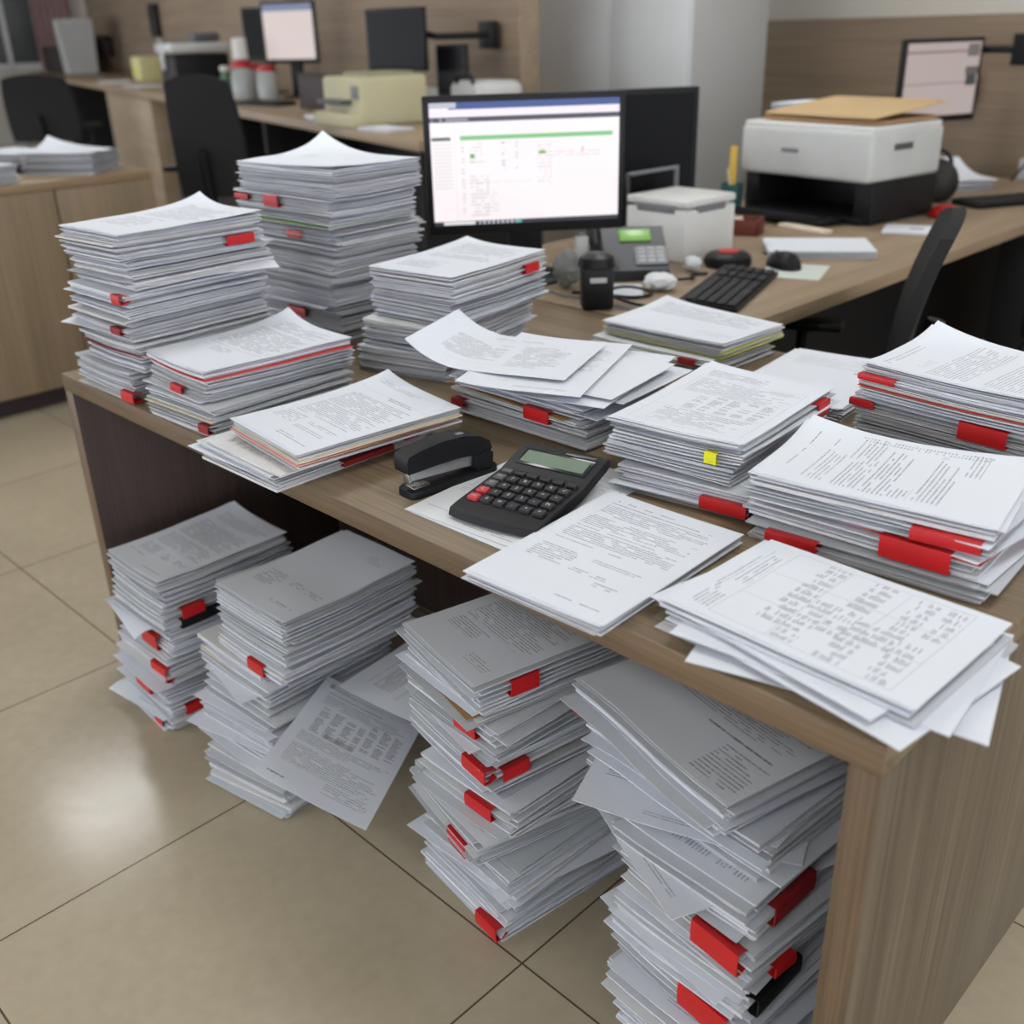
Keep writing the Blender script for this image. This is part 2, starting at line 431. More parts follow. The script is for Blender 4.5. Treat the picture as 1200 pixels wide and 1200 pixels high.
class Sheets:
    """collects sheets into one mesh with uv, tint and two or more materials"""
    def __init__(s): s.v, s.f, s.mi, s.uv, s.tint = [], [], [], [], []
    def leaf(s, nx, ny, w, h, place, topmat=0, edgemat=1, tint=1.):
        xs, ys = np.linspace(-w / 2, w / 2, nx), np.linspace(-h / 2, h / 2, ny)
        Xg, Yg = np.meshgrid(xs, ys)                # ny, nx
        bot, top = place(Xg.ravel(), Yg.ravel())
        o = len(s.v); n = nx * ny
        s.v.extend(bot.tolist()); s.v.extend(top.tolist())
        s.tint.extend([tint] * (2 * n))
        U = (Xg.ravel() + w / 2); V = (Yg.ravel() + h / 2)
        def q(a, b, c, d, m):
            s.f.append((a + o, b + o, c + o, d + o)); s.mi.append(m)
            for k in (a, b, c, d): s.uv.append((U[k % n], V[k % n]))
        for j in range(ny - 1):
            for i in range(nx - 1):
                a = j * nx + i; b = a + 1; c = a + nx + 1; d = a + nx
                q(n + a, n + b, n + c, n + d, topmat); q(d, c, b, a, edgemat)
        for i in range(nx - 1):
            q(i, i + 1, n + i + 1, n + i, edgemat)
            a = (ny - 1) * nx + i; q(a + 1, a, n + a, n + a + 1, edgemat)
        for j in range(ny - 1):
            a = j * nx; b = a + nx; q(b, a, n + a, n + b, edgemat)
            a = j * nx + nx - 1; b = a + nx; q(a, b, n + b, n + a, edgemat)
    def build(s, name, mats, parent, stuff=False, smooth=True, loc=None):
        me = bpy.data.meshes.new(name); me.from_pydata(s.v, [], s.f)
        me.polygons.foreach_set('material_index', s.mi)
        ul = me.uv_layers.new(name='uv'); ul.data.foreach_set('uv', np.array(s.uv, dtype=np.float32).ravel())
        at = me.color_attributes.new('tint', 'FLOAT_COLOR', 'POINT')
        t = np.array([(a, a, a * (1.0 if a > .9 else .97), 1) if not isinstance(a, tuple) else (*a, 1) for a in s.tint], dtype=np.float32)
        at.data.foreach_set('color', t.ravel())
        o = obj(name, me, mats, parent, smooth=True, angle=30, loc=loc)
        if stuff: o['kind'] = 'stuff'
        return o

INNER = [M_paper, M_edge, M_pageA, M_pageB, M_pageC, M_redcard, M_cream, M_pink, M_ygreen, M_kraft2, M_green, M_darkred]
IN_IDX = dict(paper=0, red=5, cream=6, pink=7, ygreen=8, brown=9, green=10, darkred=11)

def clip_bm(w, h, depth=.013, out=.009):
    """binder clip closed over an edge: spine faces -y at y=-out; u runs along x; z from 0 to h"""
    bm = BM(); t = .0012
    hh = h
    prof = [(depth, hh * .80), (-.001, hh), (-out, hh * .97), (-out - .001, hh * .5), (-out, hh * .03), (-.001, 0), (depth, hh * .2),
            (depth, hh * .2 + t), (-.001, t * 1.2), (-out + t, hh * .06), (-out + t, hh * .94), (-.001, hh - t * 1.2), (depth, hh * .80 - t)]
    prism(bm, [(y, z) for y, z in prof], -w / 2, w / 2)
    return bm

ORD = ['topmost', 'second', 'third', 'fourth', 'fifth', 'sixth', 'seventh', 'eighth', 'ninth', 'tenth']
def pile(desc, group, c0, c1, th, wx, wy, z0, h, nb, top_page, seed, clips=(), extras=(), rough=1.15, cat='papers',
         over=None, topcurl=None, drops=None, wob=.006, leafmean=.0016, gapz=.0016, feat=None, shapes=None, heights=None, rotj=1.):
    """nb clipped bundles from the bottom up. c0, c1: centre at the base and at the top; th: turn of the sheets.
    clips: (z above the floor, face 'f'|'r'|'l', metres along the face from its middle, width, height, material)
    extras: (z, kind, dx, dy, rot, droop) single sheets or card covers that stick out
    over: {bundle: (dx, dy, rot, wx, wy)}"""
    R = np.random.default_rng(seed)
    th = math.radians(th)
    ca, sa = math.cos(th), math.sin(th)
    px, py = c0
    org = np.array([px, py])
    zc = 0.0; a = np.zeros(NB)
    GB = GB_WIDE if over else GB_SMALL
    lim = [h * (k + 1) / nb for k in range(nb)] if heights is None else heights
    extras = sorted(extras, key=lambda e: e[0]); ei = 0
    out = []
    for k in range(nb):
        f0 = (k + .5) / nb
        lab_i = nb - 1 - k
        ordw = ORD[lab_i] if lab_i == 0 else ('bottom' if k == 0 and nb > 2 else ORD[lab_i])
        label = (f'{ordw} paper bundle of the {desc}' if ordw in ('topmost', 'bottom') else f'{ordw} paper bundle from the top of the {desc}')
        if nb == 1: label = desc
        cx = (c1[0] - c0[0]) * f0; cy = (c1[1] - c0[1]) * f0
        lx, ly = ca * cx + sa * cy, -sa * cx + ca * cy       # lean in the pile frame
        bdx, bdy = R.normal(0, wob, 2); brot = R.normal(0, .013) * rotj
        bw, bh = wx, wy
        if over and k in over:
            o_ = over[k]; bdx, bdy, brot = o_[0], o_[1], math.radians(o_[2])
            if len(o_) > 3: bw, bh = o_[3], o_[4]
        e = thing('paper_bundle', label, 'papers', (px, py, z0 + zc), th, group)
        zb = zc
        S = Sheets()
        def placer(zv, av, t, dx, dy, rot, droop=0., wx_=wx, wy_=wy, lift=None):
            cr, sr = math.cos(rot), math.sin(rot)
            def place(X_, Y_):
                x = cr * X_ - sr * Y_ + dx; y = sr * X_ + cr * Y_ + dy
                hx, hy = x / (wx / 2), y / (wy / 2)
                zz = zv + basis((x - lx) / (wx / 2), (y - ly) / (wy / 2)) @ av
                if droop and not over:
                    ox = np.maximum(np.abs(x - lx) - wx / 2 - .018, 0); oy = np.maximum(np.abs(y - ly) - wy / 2 - .018, 0)
                    zz = zz - droop * (ox + oy) ** 1.6
                if drops is not None: 
                    wxx = px + ca * x - sa * y; wyy = py + sa * x + ca * y
                    zz = zz - drops(wxx, wyy)
                if lift is not None: zz = zz + lift(X_, Y_)
                b = np.stack([x, y, zz - zb], -1); tp = b.copy(); tp[:, 2] += t
                return b, tp
            return place
        target = R.normal(0, 1, NB) * AMP * 1.2 * rough
        if shapes is not None: target = target * .4 + np.array(shapes)
        while zc < lim[k] - .0004:
            if ei < len(extras) and zc >= extras[ei][0] and zc < lim[k] - .002:
                ex = extras[ei]; ei += 1
                kind = ex[1]; t = .0011
                pl = placer(zc, a, t, lx + bdx + ex[2], ly + bdy + ex[3], brot + math.radians(ex[4]), ex[5])
                S2 = Sheets()
                ww, hh = (bw, bh) if len(ex) < 8 else (ex[6], ex[7])
                S2.leaf(12, 14, ww, hh, pl, 0, 1 if kind in ('sheet', 'page') else 0, tint=.98)
                nm = {'sheet': 'loose_sheet', 'page': 'loose_sheet'}.get(kind, 'card_cover')
                mt = {'sheet': M_paper, 'page': M_pageA}.get(kind) or INNER[IN_IDX[kind]]
                S2.build(nm, [mt, M_edge], e)
                zc += t + .0004
                continue
            t = float(np.clip(R.lognormal(math.log(leafmean), .55), .0005, .005))
            d = (target - a) * .08 + R.normal(0, 1, NB) * AMP * .16 * rough
            zmove = float((GB @ d).min())
            if zmove < -.5 * t: d *= .5 * t / -zmove
            zmove = float((GB @ d).min())
            if R.random() < .06 * rough:                      # a visible wedge
                j = R.integers(3, 7); d[j] += R.uniform(.2, 1.) * .002
            jx, jy = R.normal(0, .0031, 2) * rough
            if R.random() < .12 * rough: jx += R.normal(0, .009); jy += R.normal(0, .009)
            jr = R.normal(0, .006) * rough + (R.normal(0, .03) if R.random() < .08 * rough else 0)
            r_ = R.random(); tm = 2 + int(R.integers(3)) if r_ < .25 else 0
            tint = float(R.uniform(.72, 1.0)) if R.random() < .86 else (.96, .93, .86)
            S.leaf(6, 7, bw - .001, bh - .001, placer(zc, a, t, lx + bdx + jx, ly + bdy + jy, brot + jr), tm, 1, tint)
            na = a + d
            zc = zc + t - min(0., float((GB @ d).min())) + (.0003 if R.random() < .55 else (.0009 if R.random() < .7 else float(R.uniform(.0014, .0028))))
            a = na
        S.build('sheets', INNER, e, stuff=True)
        if k == nb - 1:
            S3 = Sheets(); cl = topcurl or {}
            def lift(X_, Y_):
                z = np.zeros_like(X_)
                for (sx, sy), (amt, pw) in cl.items():
                    z += amt * np.clip((sx * X_ / (bw / 2) + sy * Y_ / (bh / 2)) / 2 if sx and sy else (sx * X_ / (bw / 2) + sy * Y_ / (bh / 2)), 0, 1) ** pw
                return z
            for q in range(2):
                S3 = Sheets()
                S3.leaf(18, 22, bw, bh, placer(zc, a, .0005, lx + bdx + (.002 if q else -.003), ly + bdy + (.002 if q else -.002), brot + (0 if q else .012), lift=(lambda X_, Y_, q=q: lift(X_, Y_) * (1 if q else .75))), 0, 1, tint=1.)
                S3.build('top_sheet' if q else 'loose_sheet', [top_page if q else M_paper, M_edge], e)
                zc += .0008
        for cz, face, al, cw, ch, cm in clips:
            z = cz - z0
            if not ((0 if k == 0 else lim[k - 1]) <= z < lim[k] or (k == nb - 1 and z >= lim[k])): continue
            ch = min(ch * 1.12, (zc - zb) * .96)
            zz = min(max(z - ch / 2, zb + .0006), zc - ch - .0004) - zb
            cb = clip_bm(cw, ch, out=.0105 if rough >= 1.3 else .0085)
            if face == 'f': Mx = Matrix.Translation((lx + bdx + al, ly + bdy - bh / 2 - .002, zz))
            elif face == 'r': Mx = Matrix.Translation((lx + bdx + bw / 2 + .002, ly + bdy + al, zz)) @ Matrix.Rotation(PI / 2, 4, 'Z')
            else: Mx = Matrix.Translation((lx + bdx - bw / 2 - .002, ly + bdy + al, zz)) @ Matrix.Rotation(-PI / 2, 4, 'Z')
            Mx = Matrix.Rotation(brot, 4, 'Z') @ Mx
            cb.transform(Mx)
            oc = obj('binder_clip' if cm in (M_red, M_black, M_darkred) else 'index_tab', cb, cm, e)
            if cm is M_red: oc['label'] = 'red binder clip'
            elif cm is M_black: oc['label'] = 'black binder clip'
            elif cm is M_yellow: oc['label'] = 'yellow index tab'
        zc += gapz
        out.append(e)
    return z0 + zc

A4w, A4h = .21, .297
# --- page prints of the top sheets
P_S1 = page('print_tall_pile', A4w, A4h, [('t', 30, 190, 40, 150, 5.2, .73, .35, 9), ('t', 30, 150, 165, 240, 5.2, .68, .4, 9)], seed=11)
P_S2 = page('print_tallest_pile', A4h, A4w, [('t', 60, 110, 60, 100, 5., .53, .4, 9)], seed=12)
P_S3 = page('print_folder_pile', A4w, A4h, [('t', 30, 190, 22, 60, 5., .78, .4, 9), ('t', 20, 190, 70, 175, 5., .78, .3, 8), ('t', 60, 120, 190, 215, 5., .73, .4, 8), ('g', 16, 196, 182, 183, 1, 1, .5, .5)], seed=13)
P_S4 = page('print_contract', A4w, A4h, [('t', 20, 140, 22, 34, 5, .55, .4, 9), ('g', 14, 198, 20, 62, 1, 1, .5, .35), ('t', 95, 170, 60, 70, 5., .9, .2, 12), ('t', 26, 190, 82, 140, 4.7, .7, .25, 8), ('t', 26, 190, 144, 190, 4.7, .7, .2, 8), ('t', 26, 190, 194, 200, 4.7, .7, .3, 8), ('t', 20, 84, 206, 240, 4.7, .7, .1, 7), ('t', 104, 190, 214, 222, 4.7, .8, .2, 7), ('t', 96, 180, 234, 246, 4.7, .6, .6, 7), ('t', 100, 190, 266, 276, 5, .7, .4, 7)], seed=14)
P_S5 = page('print_monitor_pile', A4w, A4h, [('g', 14, 196, 18, 280, 1, 1, .5, .35), ('t', 26, 190, 28, 110, 5.2, .73, .35, 9), ('t', 26, 180, 125, 160, 5.2, .73, .5, 9), ('t', 26, 120, 200, 260, 5.2, .73, .4, 9)], seed=15)
P_S6 = page('print_fan_sheet', A4h, A4w, [('t', 100, 200, 20, 30, 6, .7, .3, 9), ('t', 40, 150, 60, 150, 5.2, .83, .4, 6), ('g', 60, 240, 40, 170, 1, 1, .5, .3), ('t', 170, 260, 50, 170, 5.2, .78, .4, 7)], seed=16)
P_S6b = page('print_fan_lists', A4h, A4w, [('n', 30, 150, 30, 180, 34, 5.4, .7, .8), ('t', 170, 270, 30, 150, 5.2, .6, .5, 7)], seed=17)
P_S7 = page('print_keyboard_pile', A4h, A4w, [('t', 20, 270, 20, 90, 5.2, .78, .2, 9), ('g', 14, 284, 16, 190, 1, 1, .5, .4), ('t', 200, 280, 150, 180, 5.2, .35, .4, 8)], seed=18)
P_S8 = page('print_flagged_pile', A4w, A4h, [('g', 16, 194, 60, 280, 1, 3, .5, .45), ('t', 20, 120, 26, 52, 5, .78, .4, 8), ('t', 22, 190, 66, 130, 4.8, .65, .5, 7), ('n', 60, 190, 136, 205, 26, 4.8, .75, .7), ('t', 40, 180, 212, 270, 4.8, .78, .5, 7)], seed=19)
P_S10 = page('print_corner_pile', A4h, A4w, [('t', 20, 130, 14, 32, 7, .5, .3, 8), ('t', 16, 190, 85, 150, 5., .6, .2, 8), ('t', 16, 190, 170, 270, 5., .6, .3, 8), ('t', 40, 80, 60, 74, 5., .35, .4, 8)], turn=90, seed=20)
P_S11 = page('print_wide_pile', A4h, A4w, [('t', 40, 185, 22, 28, 5, .75, .3, 9), ('t', 26, 190, 52, 57, 5, .7, .2, 9), ('t', 22, 130, 60, 82, 4.8, .6, .8, 9), ('t', 120, 195, 84, 89, 4.8, .7, .3, 9), ('t', 20, 190, 92, 124, 4.8, .75, .6, 8), ('t', 18, 175, 128, 160, 4.8, .85, .45, 8), ('t', 20, 60, 162, 186, 4.8, .8, .4, 7), ('t', 26, 170, 190, 224, 5, .75, .5, 8), ('n', 184, 200, 80, 250, 8, 4.6, .7, .9), ('t', 130, 198, 226, 246, 5, .7, .4, 8), ('o', 172, 182, 190, 196, .25)], turn=90, seed=21)
P_S12 = page('print_single_letter', A4w, A4h, [('t', 24, 120, 18, 25, 5, .9, .1, 9), ('t', 20, 186, 28, 33, 4.6, .9, .1, 9), ('t', 20, 190, 37, 66, 4.4, .85, .35, 8), ('t', 20, 188, 74, 104, 4.4, .85, .25, 8), ('t', 20, 150, 108, 112, 4.4, .8, .2, 8), ('t', 20, 190, 116, 146, 4.4, .85, .35, 8), ('t', 20, 130, 152, 156, 4.4, .8, .2, 8), ('t', 20, 84, 176, 218, 4.4, .85, .35, 7), ('t', 104, 176, 176, 184, 4.4, .85, .1, 8), ('t', 92, 150, 208, 216, 4.4, .8, .2, 8), ('t', 140, 176, 222, 234, 5.2, .8, .3, 8), ('t', 120, 192, 272, 278, 5., .8, .2, 7)], seed=22)
P_S13 = page('print_table', A4h, A4w, [('g', 12, 198, 50, 265, 3, 3, .5, .55), ('t', 60, 196, 16, 24, 4.8, .7, .3, 8), ('t', 90, 190, 28, 46, 4.6, .75, .5, 7), ('t', 16, 80, 20, 46, 4.6, .75, .5, 7), ('n', 40, 196, 92, 120, 15, 2.7, 1., .8), ('n', 16, 120, 122, 150, 13, 2.7, 1., .75), ('n', 60, 196, 152, 178, 16, 2.7, 1., .8), ('n', 14, 110, 176, 206, 14, 2.7, 1., .75), ('n', 70, 196, 206, 230, 14, 2.7, 1., .75), ('n', 14, 100, 230, 256, 15, 2.7, 1., .75), ('n', 120, 196, 240, 260, 15, 2.7, 1., .75)], turn=90, seed=23)
P_U1 = page('print_floor_pile_far', A4w, A4h, [('t', 22, 190, 30, 62, 4.8, .6, .3, 8), ('t', 20, 190, 80, 150, 4.8, .75, .25, 8), ('t', 20, 190, 160, 206, 4.8, .75, .3, 8), ('t', 20, 84, 214, 244, 4.8, .8, .3, 7), ('t', 104, 132, 220, 240, 4.8, .8, .3, 7), ('t', 150, 190, 222, 236, 4.8, .7, .5, 7), ('t', 16, 70, 254, 258, 5, .8, .1, 7), ('t', 110, 180, 278, 283, 5, .8, .2, 7)], seed=24)
P_U2 = page('print_floor_pile_signed', A4w, A4h, [('t', 130, 180, 40, 62, 5, .5, .4, 8), ('t', 22, 80, 190, 238, 4.8, .8, .3, 7), ('t', 100, 140, 196, 214, 4.8, .75, .4, 7), ('t', 150, 190, 200, 214, 4.8, .75, .4, 7), ('t', 120, 185, 262, 270, 5, .8, .3, 7)], seed=25)
P_U3 = page('print_floor_pile_middle', A4w, A4h, [('t', 22, 190, 60, 200, 4.8, .75, .3, 8), ('t', 26, 110, 206, 236, 4.8, .8, .4, 7), ('t', 130, 190, 250, 270, 5, .6, .4, 7)], seed=26)
P_U4 = page('print_floor_pile_near', A4h, A4w, [('t', 60, 280, 40, 100, 4.8, .75, .3, 8), ('t', 160, 284, 112, 122, 8.5, 1., .05, 14), ('t', 210, 286, 130, 200, 6, .8, .4, 8), ('t', 60, 200, 70, 78, 5, .6, .2, 8)], seed=27)

R_, D_ = M_red, DH
# --- piles on the desk
pile('tall desk pile nearest the wooden cabinet', 'bundles of the tall corner pile', (.185, .17), (.238, .166), 1.4, A4w, A4h, D_, .308, 6, P_S1, 101,
     clips=[(.965, 'r', .09, .06, .016, R_), (.905, 'f', .092, .03, .016, R_), (.835, 'f', .07, .034, .012, M_darkred), (.712, 'f', .10, .045, .018, R_)],
     extras=[(.125, 'sheet', -.035, -.012, 6, 4), (.218, 'sheet', .034, -.002, -7, 5), (.085, 'darkred', -.006, -.008, 1, 1), (.19, 'sheet', -.012, -.008, 2, 2)],
     topcurl={(-1, 1): (.022, 5), (1, 1): (.006, 3)})
pile('tallest pile, beside the lit monitor', 'bundles of the tallest pile', (.10, .61), (.138, .60), 2.5, .33, .24, D_, .365, 6, P_S2, 102,
     clips=[(1.0, 'f', -.02, .05, .022, R_), (.925, 'f', .03, .05, .014, R_), (.755, 'f', .02, .06, .018, R_), (.995, 'f', -.13, .05, .01, R_)],
     extras=[(.252, 'green', .004, -.014, 1, 1), (.30, 'sheet', .004, -.006, 3, 1), (.225, 'sheet', .0, -.012, -3, 1)],
     topcurl={(-1, 1): (.042, 4), (1, -1): (.006, 3)})
pile('low pile with the red folder edge', 'bundles of the red folder pile', (.468, .165), (.457, .169), -.5, A4w, A4h, D_, .104, 2, P_S3, 103,
     clips=[(.762, 'f', .01, .04, .014, R_), (.717, 'f', .085, .03, .014, M_darkred)], extras=[(.03, 'cream', .0, -.006, 1, 1), (.092, 'red', .012, -.004, -1, 1)],
     topcurl={(-1, 1): (.022, 5)}, over={0: (.012, -.012, 3)})
pile('low pile beside the stapler', 'bundles of the stapler pile', (.765, .115), (.787, .128), -5.5, A4w, A4h, D_, .058, 2, P_S4, 104,
     clips=[(.712, 'r', .02, .10, .008, M_darkred), (.724, 'r', .11, .03, .016, R_)], extras=[(.045, 'pink', .004, -.006, .5, 1), (.051, 'cream', .008, .0, -.5, 1), (.018, 'sheet', -.02, -.012, 3, 1)],
     topcurl={(-1, 1): (.016, 4)}, over={0: (-.018, -.02, 6)})
pile('pile before the lit monitor', 'bundles of the monitor pile', (.535, .61), (.546, .628), 7, A4w, A4h, D_, .20, 4, P_S5, 105,
     clips=[(.878, 'r', .09, .045, .018, R_)], extras=[(.19, 'sheet', -.012, .01, -5, 1)], topcurl={(-1, 1): (.012, 4)}, over={0: (-.022, -.02, 8), 1: (-.012, -.012, 4)})
zt6 = pile('fanned heap behind the calculator', 'bundles of the fanned heap', (.945, .475), (.945, .475), 0, A4h, A4w, D_, .072, 2, P_S6b, 106,
     clips=[(.742, 'f', .06, .055, .02, R_), (.725, 'f', -.14, .03, .012, M_darkred)], extras=[(.048, 'brown', -.02, -.004, -4, 1), (.056, 'sheet', .02, -.004, 4, 1)], rough=1.5)
pile('low pile with yellow green edges', 'bundles of the keyboard pile', (.868, .945), (.868, .945), -1, A4h, A4w, D_, .06, 2, P_S7, 107,
     clips=[(.722, 'f', .10, .04, .012, M_darkred)], extras=[(.024, 'ygreen', .003, .0, .6, 1), (.033, 'ygreen', .006, .0, -.8, 1), (.041, 'ygreen', .004, .0, 1.2, 1)], topcurl={(-1, 1): (.012, 4)})
pile('pile with the yellow tab', 'bundles of the yellow tab pile', (1.288, .458), (1.28, .468), 5.8, A4w, A4h, D_, .1, 3, P_S8, 108,
     clips=[(.775, 'f', .065, .018, .016, M_yellow), (.716, 'f', .07, .07, .016, R_), (.785, 'r', .1, .04, .022, R_)], extras=[(.085, 'sheet', .012, .0, -2, 1), (.012, 'sheet', -.01, -.01, 2, 1)], topcurl={(-1, 1): (.008, 4)})
P_S9 = page('print_flat_sheets', A4w, A4h, [('t', 24, 180, 30, 90, 5, .35, .3, 9)], seed=30)
pile('flat loose papers lying behind the yellow tab pile', None, (1.2, .89), (1.2, .89), 6, A4w, A4h, D_, .02, 1, P_S9, 109, topcurl={(1, 1): (.004, 3)}, rough=1.6)
pile('pile nearest the black chair', 'bundles of the chair side pile', (1.555, .758), (1.56, .755), -3, A4h, A4w, D_, .138, 3, P_S10, 110,
     clips=[(.79, 'f', .055, .07, .024, R_), (.782, 'f', -.135, .04, .01, R_), (.825, 'f', -.12, .06, .008, R_)],
     extras=[(.105, 'red', -.004, -.004, .4, 1), (.112, 'cream', .0, -.006, 0, 1), (.068, 'sheet', .0, -.006, .5, 1)], topcurl={(-1, 1): (.024, 4)})
pile('wide pile behind the printed table', 'bundles of the wide pile', (1.59, .413), (1.575, .417), 4, A4h, A4w, D_, .088, 3, P_S11, 111,
     clips=[(.764, 'f', .10, .08, .014, R_), (.732, 'f', .075, .085, .026, R_), (.716, 'f', -.08, .07, .012, R_)],
     extras=[(.045, 'red', .012, .004, -6, 1), (.05, 'sheet', .02, .006, -10, 1), (.02, 'sheet', .02, .004, -4, 1), (.068, 'sheet', .014, .0, -7, 1)], topcurl={(-1, 1): (.018, 4), (1, 1): (.01, 3)}, rough=1.3, heights=[.022, .054, .088], over={2: (0, 0, 5)})
pile('printed letter pile overhanging the desk edge beside the calculator', None, (1.368, .106), (1.368, .106), 2.9, A4w, A4h, D_, .013, 1, P_S12, 112,
     rough=.7, topcurl={(-1, 1): (.002, 3)}, drops=lambda x, y: 3 * np.maximum(-y - .05, 0) ** 2)
pile('printed table sheets on the open desk corner', None, (1.64, .135), (1.643, .14), -1.7, A4h, A4w, D_, .03, 1, P_S13, 113, rough=2.2,
     extras=[(.003, 'page', .035, -.012, 17, .4), (.008, 'sheet', .022, -.025, -6, .4), (.014, 'page', .02, -.012, 8, .4), (.018, 'page', -.012, -.012, -7, .4)],
     drops=lambda x, y: 2 * np.maximum(-y - .06, 0) ** 2 + 2 * np.maximum(x - DL - .06, 0) ** 2)
# --- piles on the floor under the desk
pile('floor pile against the far side panel', 'bundles of the far floor pile', (.245, .095), (.253, .115), -1, A4w, A4h, 0, .345, 6, P_U1, 114,
     clips=[(.285, 'r', -.09, .05, .022, R_), (.255, 'r', -.075, .09, .018, M_black), (.205, 'f', .035, .065, .03, R_), (.15, 'f', .075, .06, .03, R_), (.095, 'f', .02, .065, .032, R_), (.05, 'r', -.09, .06, .02, R_), (.014, 'f', .06, .035, .024, R_)],
     extras=[(.232, 'sheet', -.03, -.03, -9, 4), (.065, 'sheet', -.012, -.012, 3, 2), (.028, 'page', -.03, -.03, 8, 3), (.125, 'sheet', -.01, -.004, 4, 1)], rough=1.7, wob=.009, leafmean=.0022, topcurl={(-1, 1): (.01, 3)}, rotj=2.2)
pile('floor pile under the hanging printed sheet', 'bundles of the second floor pile', (.60, .12), (.638, .155), 0, A4w, A4h, 0, .40, 6, P_U2, 115,
     clips=[(.275, 'f', .02, .05, .022, R_)], extras=[(.12, 'sheet', -.02, -.03, 8, 3), (.155, 'sheet', -.02, -.02, 5, 2), (.08, 'sheet', .0, -.02, -4, 2), (.24, 'cream', .0, -.006, 1, 1), (.21, 'sheet', .0, -.02, -12, 2)],
     over={0: (-.0, -.035, 10), 1: (-.035, -.02, 6), 2: (-.045, -.01, 3), 3: (-.068, -.004, 2)}, rough=1.6, wob=.008, leafmean=.0022, gapz=.003, heights=[.075, .15, .183, .265, .33, .40])
pile('floor pile under the overhanging letter', 'bundles of the middle floor pile', (1.14, .20), (1.105, .21), -6, A4w, A4h, 0, .46, 7, P_U3, 116,
     clips=[(.44, 'r', -.07, .05, .026, R_), (.375, 'f', .04, .05, .024, R_), (.315, 'f', .09, .06, .022, R_), (.30, 'r', -.1, .05, .022, R_), (.235, 'f', .04, .06, .022, R_), (.135, 'f', .05, .055, .026, R_), (.025, 'f', .085, .055, .024, R_)],
     extras=[(.40, 'brown', .0, -.004, -3, 1), (.405, 'page', -.012, -.012, 5, 1), (.342, 'page', -.014, -.012, -9, 2), (.29, 'brown', .003, .0, 0, 1), (.20, 'page', .01, -.03, -8, 2), (.10, 'page', -.035, -.025, 4, 3), (.085, 'sheet', .02, 0, -12, 2)],
     over={0: (.0, -.01, -2), 1: (.008, .0, 3), 2: (-.01, -.012, -7), 3: (.012, .0, 4), 4: (-.008, -.004, -3), 5: (.004, .0, 2), 6: (-.004, -.004, -6)}, rough=1.9, leafmean=.0024)
pile('floor pile against the near side panel', 'bundles of the near floor pile', (1.56, .19), (1.555, .195), -4, A4w, A4h, 0, .49, 8, P_U4, 117,
     clips=[(.44, 'l', -.1, .03, .02, R_), (.335, 'r', -.07, .09, .028, M_darkred), (.295, 'f', .06, .075, .034, R_), (.255, 'r', -.09, .04, .016, R_), (.17, 'f', .05, .08, .038, R_), (.215, 'r', -.09, .10, .026, M_black)],
     extras=[(.385, 'page', -.01, -.035, 26, 1.5), (.335, 'page', -.005, -.035, -22, 1), (.262, 'sheet', -.01, -.012, 5, 1), (.215, 'page', -.012, -.012, -6, 1), (.12, 'page', -.01, -.025, 6, 1), (.42, 'page', -.01, -.01, 8, 1)],
     over={7: (-.075, -.02, -9, A4h, A4w), 6: (-.055, -.0, -1, A4h, A4w), 5: (-.01, .0, 2), 4: (.012, .0, -3), 3: (-.004, -.01, 3), 2: (.006, .0, -2), 1: (-.008, -.006, 3), 0: (.0, .0, 0)}, rough=2.0, leafmean=.0024)

# --- single loose sheets
def free_sheet(name, label, corners, mat, bend=0., thick=.0008, w=A4w, h=A4h, group=None, curl=None):
    """corners: near left, far left, far right, near right"""
    c = [np.array(x, float) for x in corners]
    o = (c[0] + c[1] + c[2] + c[3]) / 4
    S = Sheets()
    def place(X_, Y_):
        u = (X_ / w + .5)[:, None]; v = (Y_ / h + .5)[:, None]
        p = c[0] * (1 - u) * (1 - v) + c[1] * (1 - u) * v + c[2] * u * v + c[3] * u * (1 - v) - o
        p[:, 2] += bend * (4 * (u * (1 - u))[:, 0] + 4 * (v * (1 - v))[:, 0] * .3)
        if curl is not None: p = p + curl(u[:, 0], v[:, 0])
        tp = p.copy(); tp[:, 2] += thick
        return p, tp
    S.leaf(20, 24, w, h, place, 0, 1, 1.)
    ob = S.build(name, [mat, M_edge], None)
    ob.location = Vector(o)
    return tag(ob, label, 'paper', group)
P_L1 = page('print_hanging_invoice', A4w, A4h, [('o', 170, 184, 14, 28, .9)] if False else [
    ('t', 20, 190, 22, 28, 4.6, .6, .1, 8), ('t', 18, 80, 12, 26, 3.5, .6, .3, 6), ('t', 22, 150, 36, 41, 5, .9, .1, 9), ('t', 22, 190, 46, 70, 4.6, .75, .4, 8),
    ('n', 30, 120, 80, 150, 26, 4.4, .95, .85), ('n', 128, 196, 70, 140, 24, 4.4, .95, .8), ('s', 60, 118, 140, 152, .35), ('t', 20, 196, 156, 180, 4.6, .75, .5, 8),
    ('t', 20, 196, 190, 240, 4.6, .7, .4, 8), ('t', 110, 196, 244, 268, 4.6, .7, .4, 8), ('t', 14, 46, 272, 282, 9, 1., .0, 20), ('o', 14, 26, 14, 26, .9)], turn=0, seed=41)
P_L2 = page('print_leaning_letter', A4h, A4w, [('t', 40, 190, 60, 120, 4.6, .8, .4, 8), ('t', 40, 180, 40, 46, 5, .6, .3, 8), ('t', 30, 120, 140, 150, 5, .6, .2, 8)], turn=90, seed=42)
free_sheet('loose_sheet', 'printed sheet with tables hanging askew between two floor piles', [(.815, -.135, .212), (.67, .121, .207), (.83, .217, .125), (.98, -.039, .125)], P_L1, bend=-.003)
free_sheet('loose_sheet', 'crooked letter tucked behind the hanging printed sheet under the desk', [(.735, .10, .225), (.72, .31, .235), (.99, .317, .262), (.986, .108, .25)], P_L2, bend=-.004, w=A4h, h=A4w)

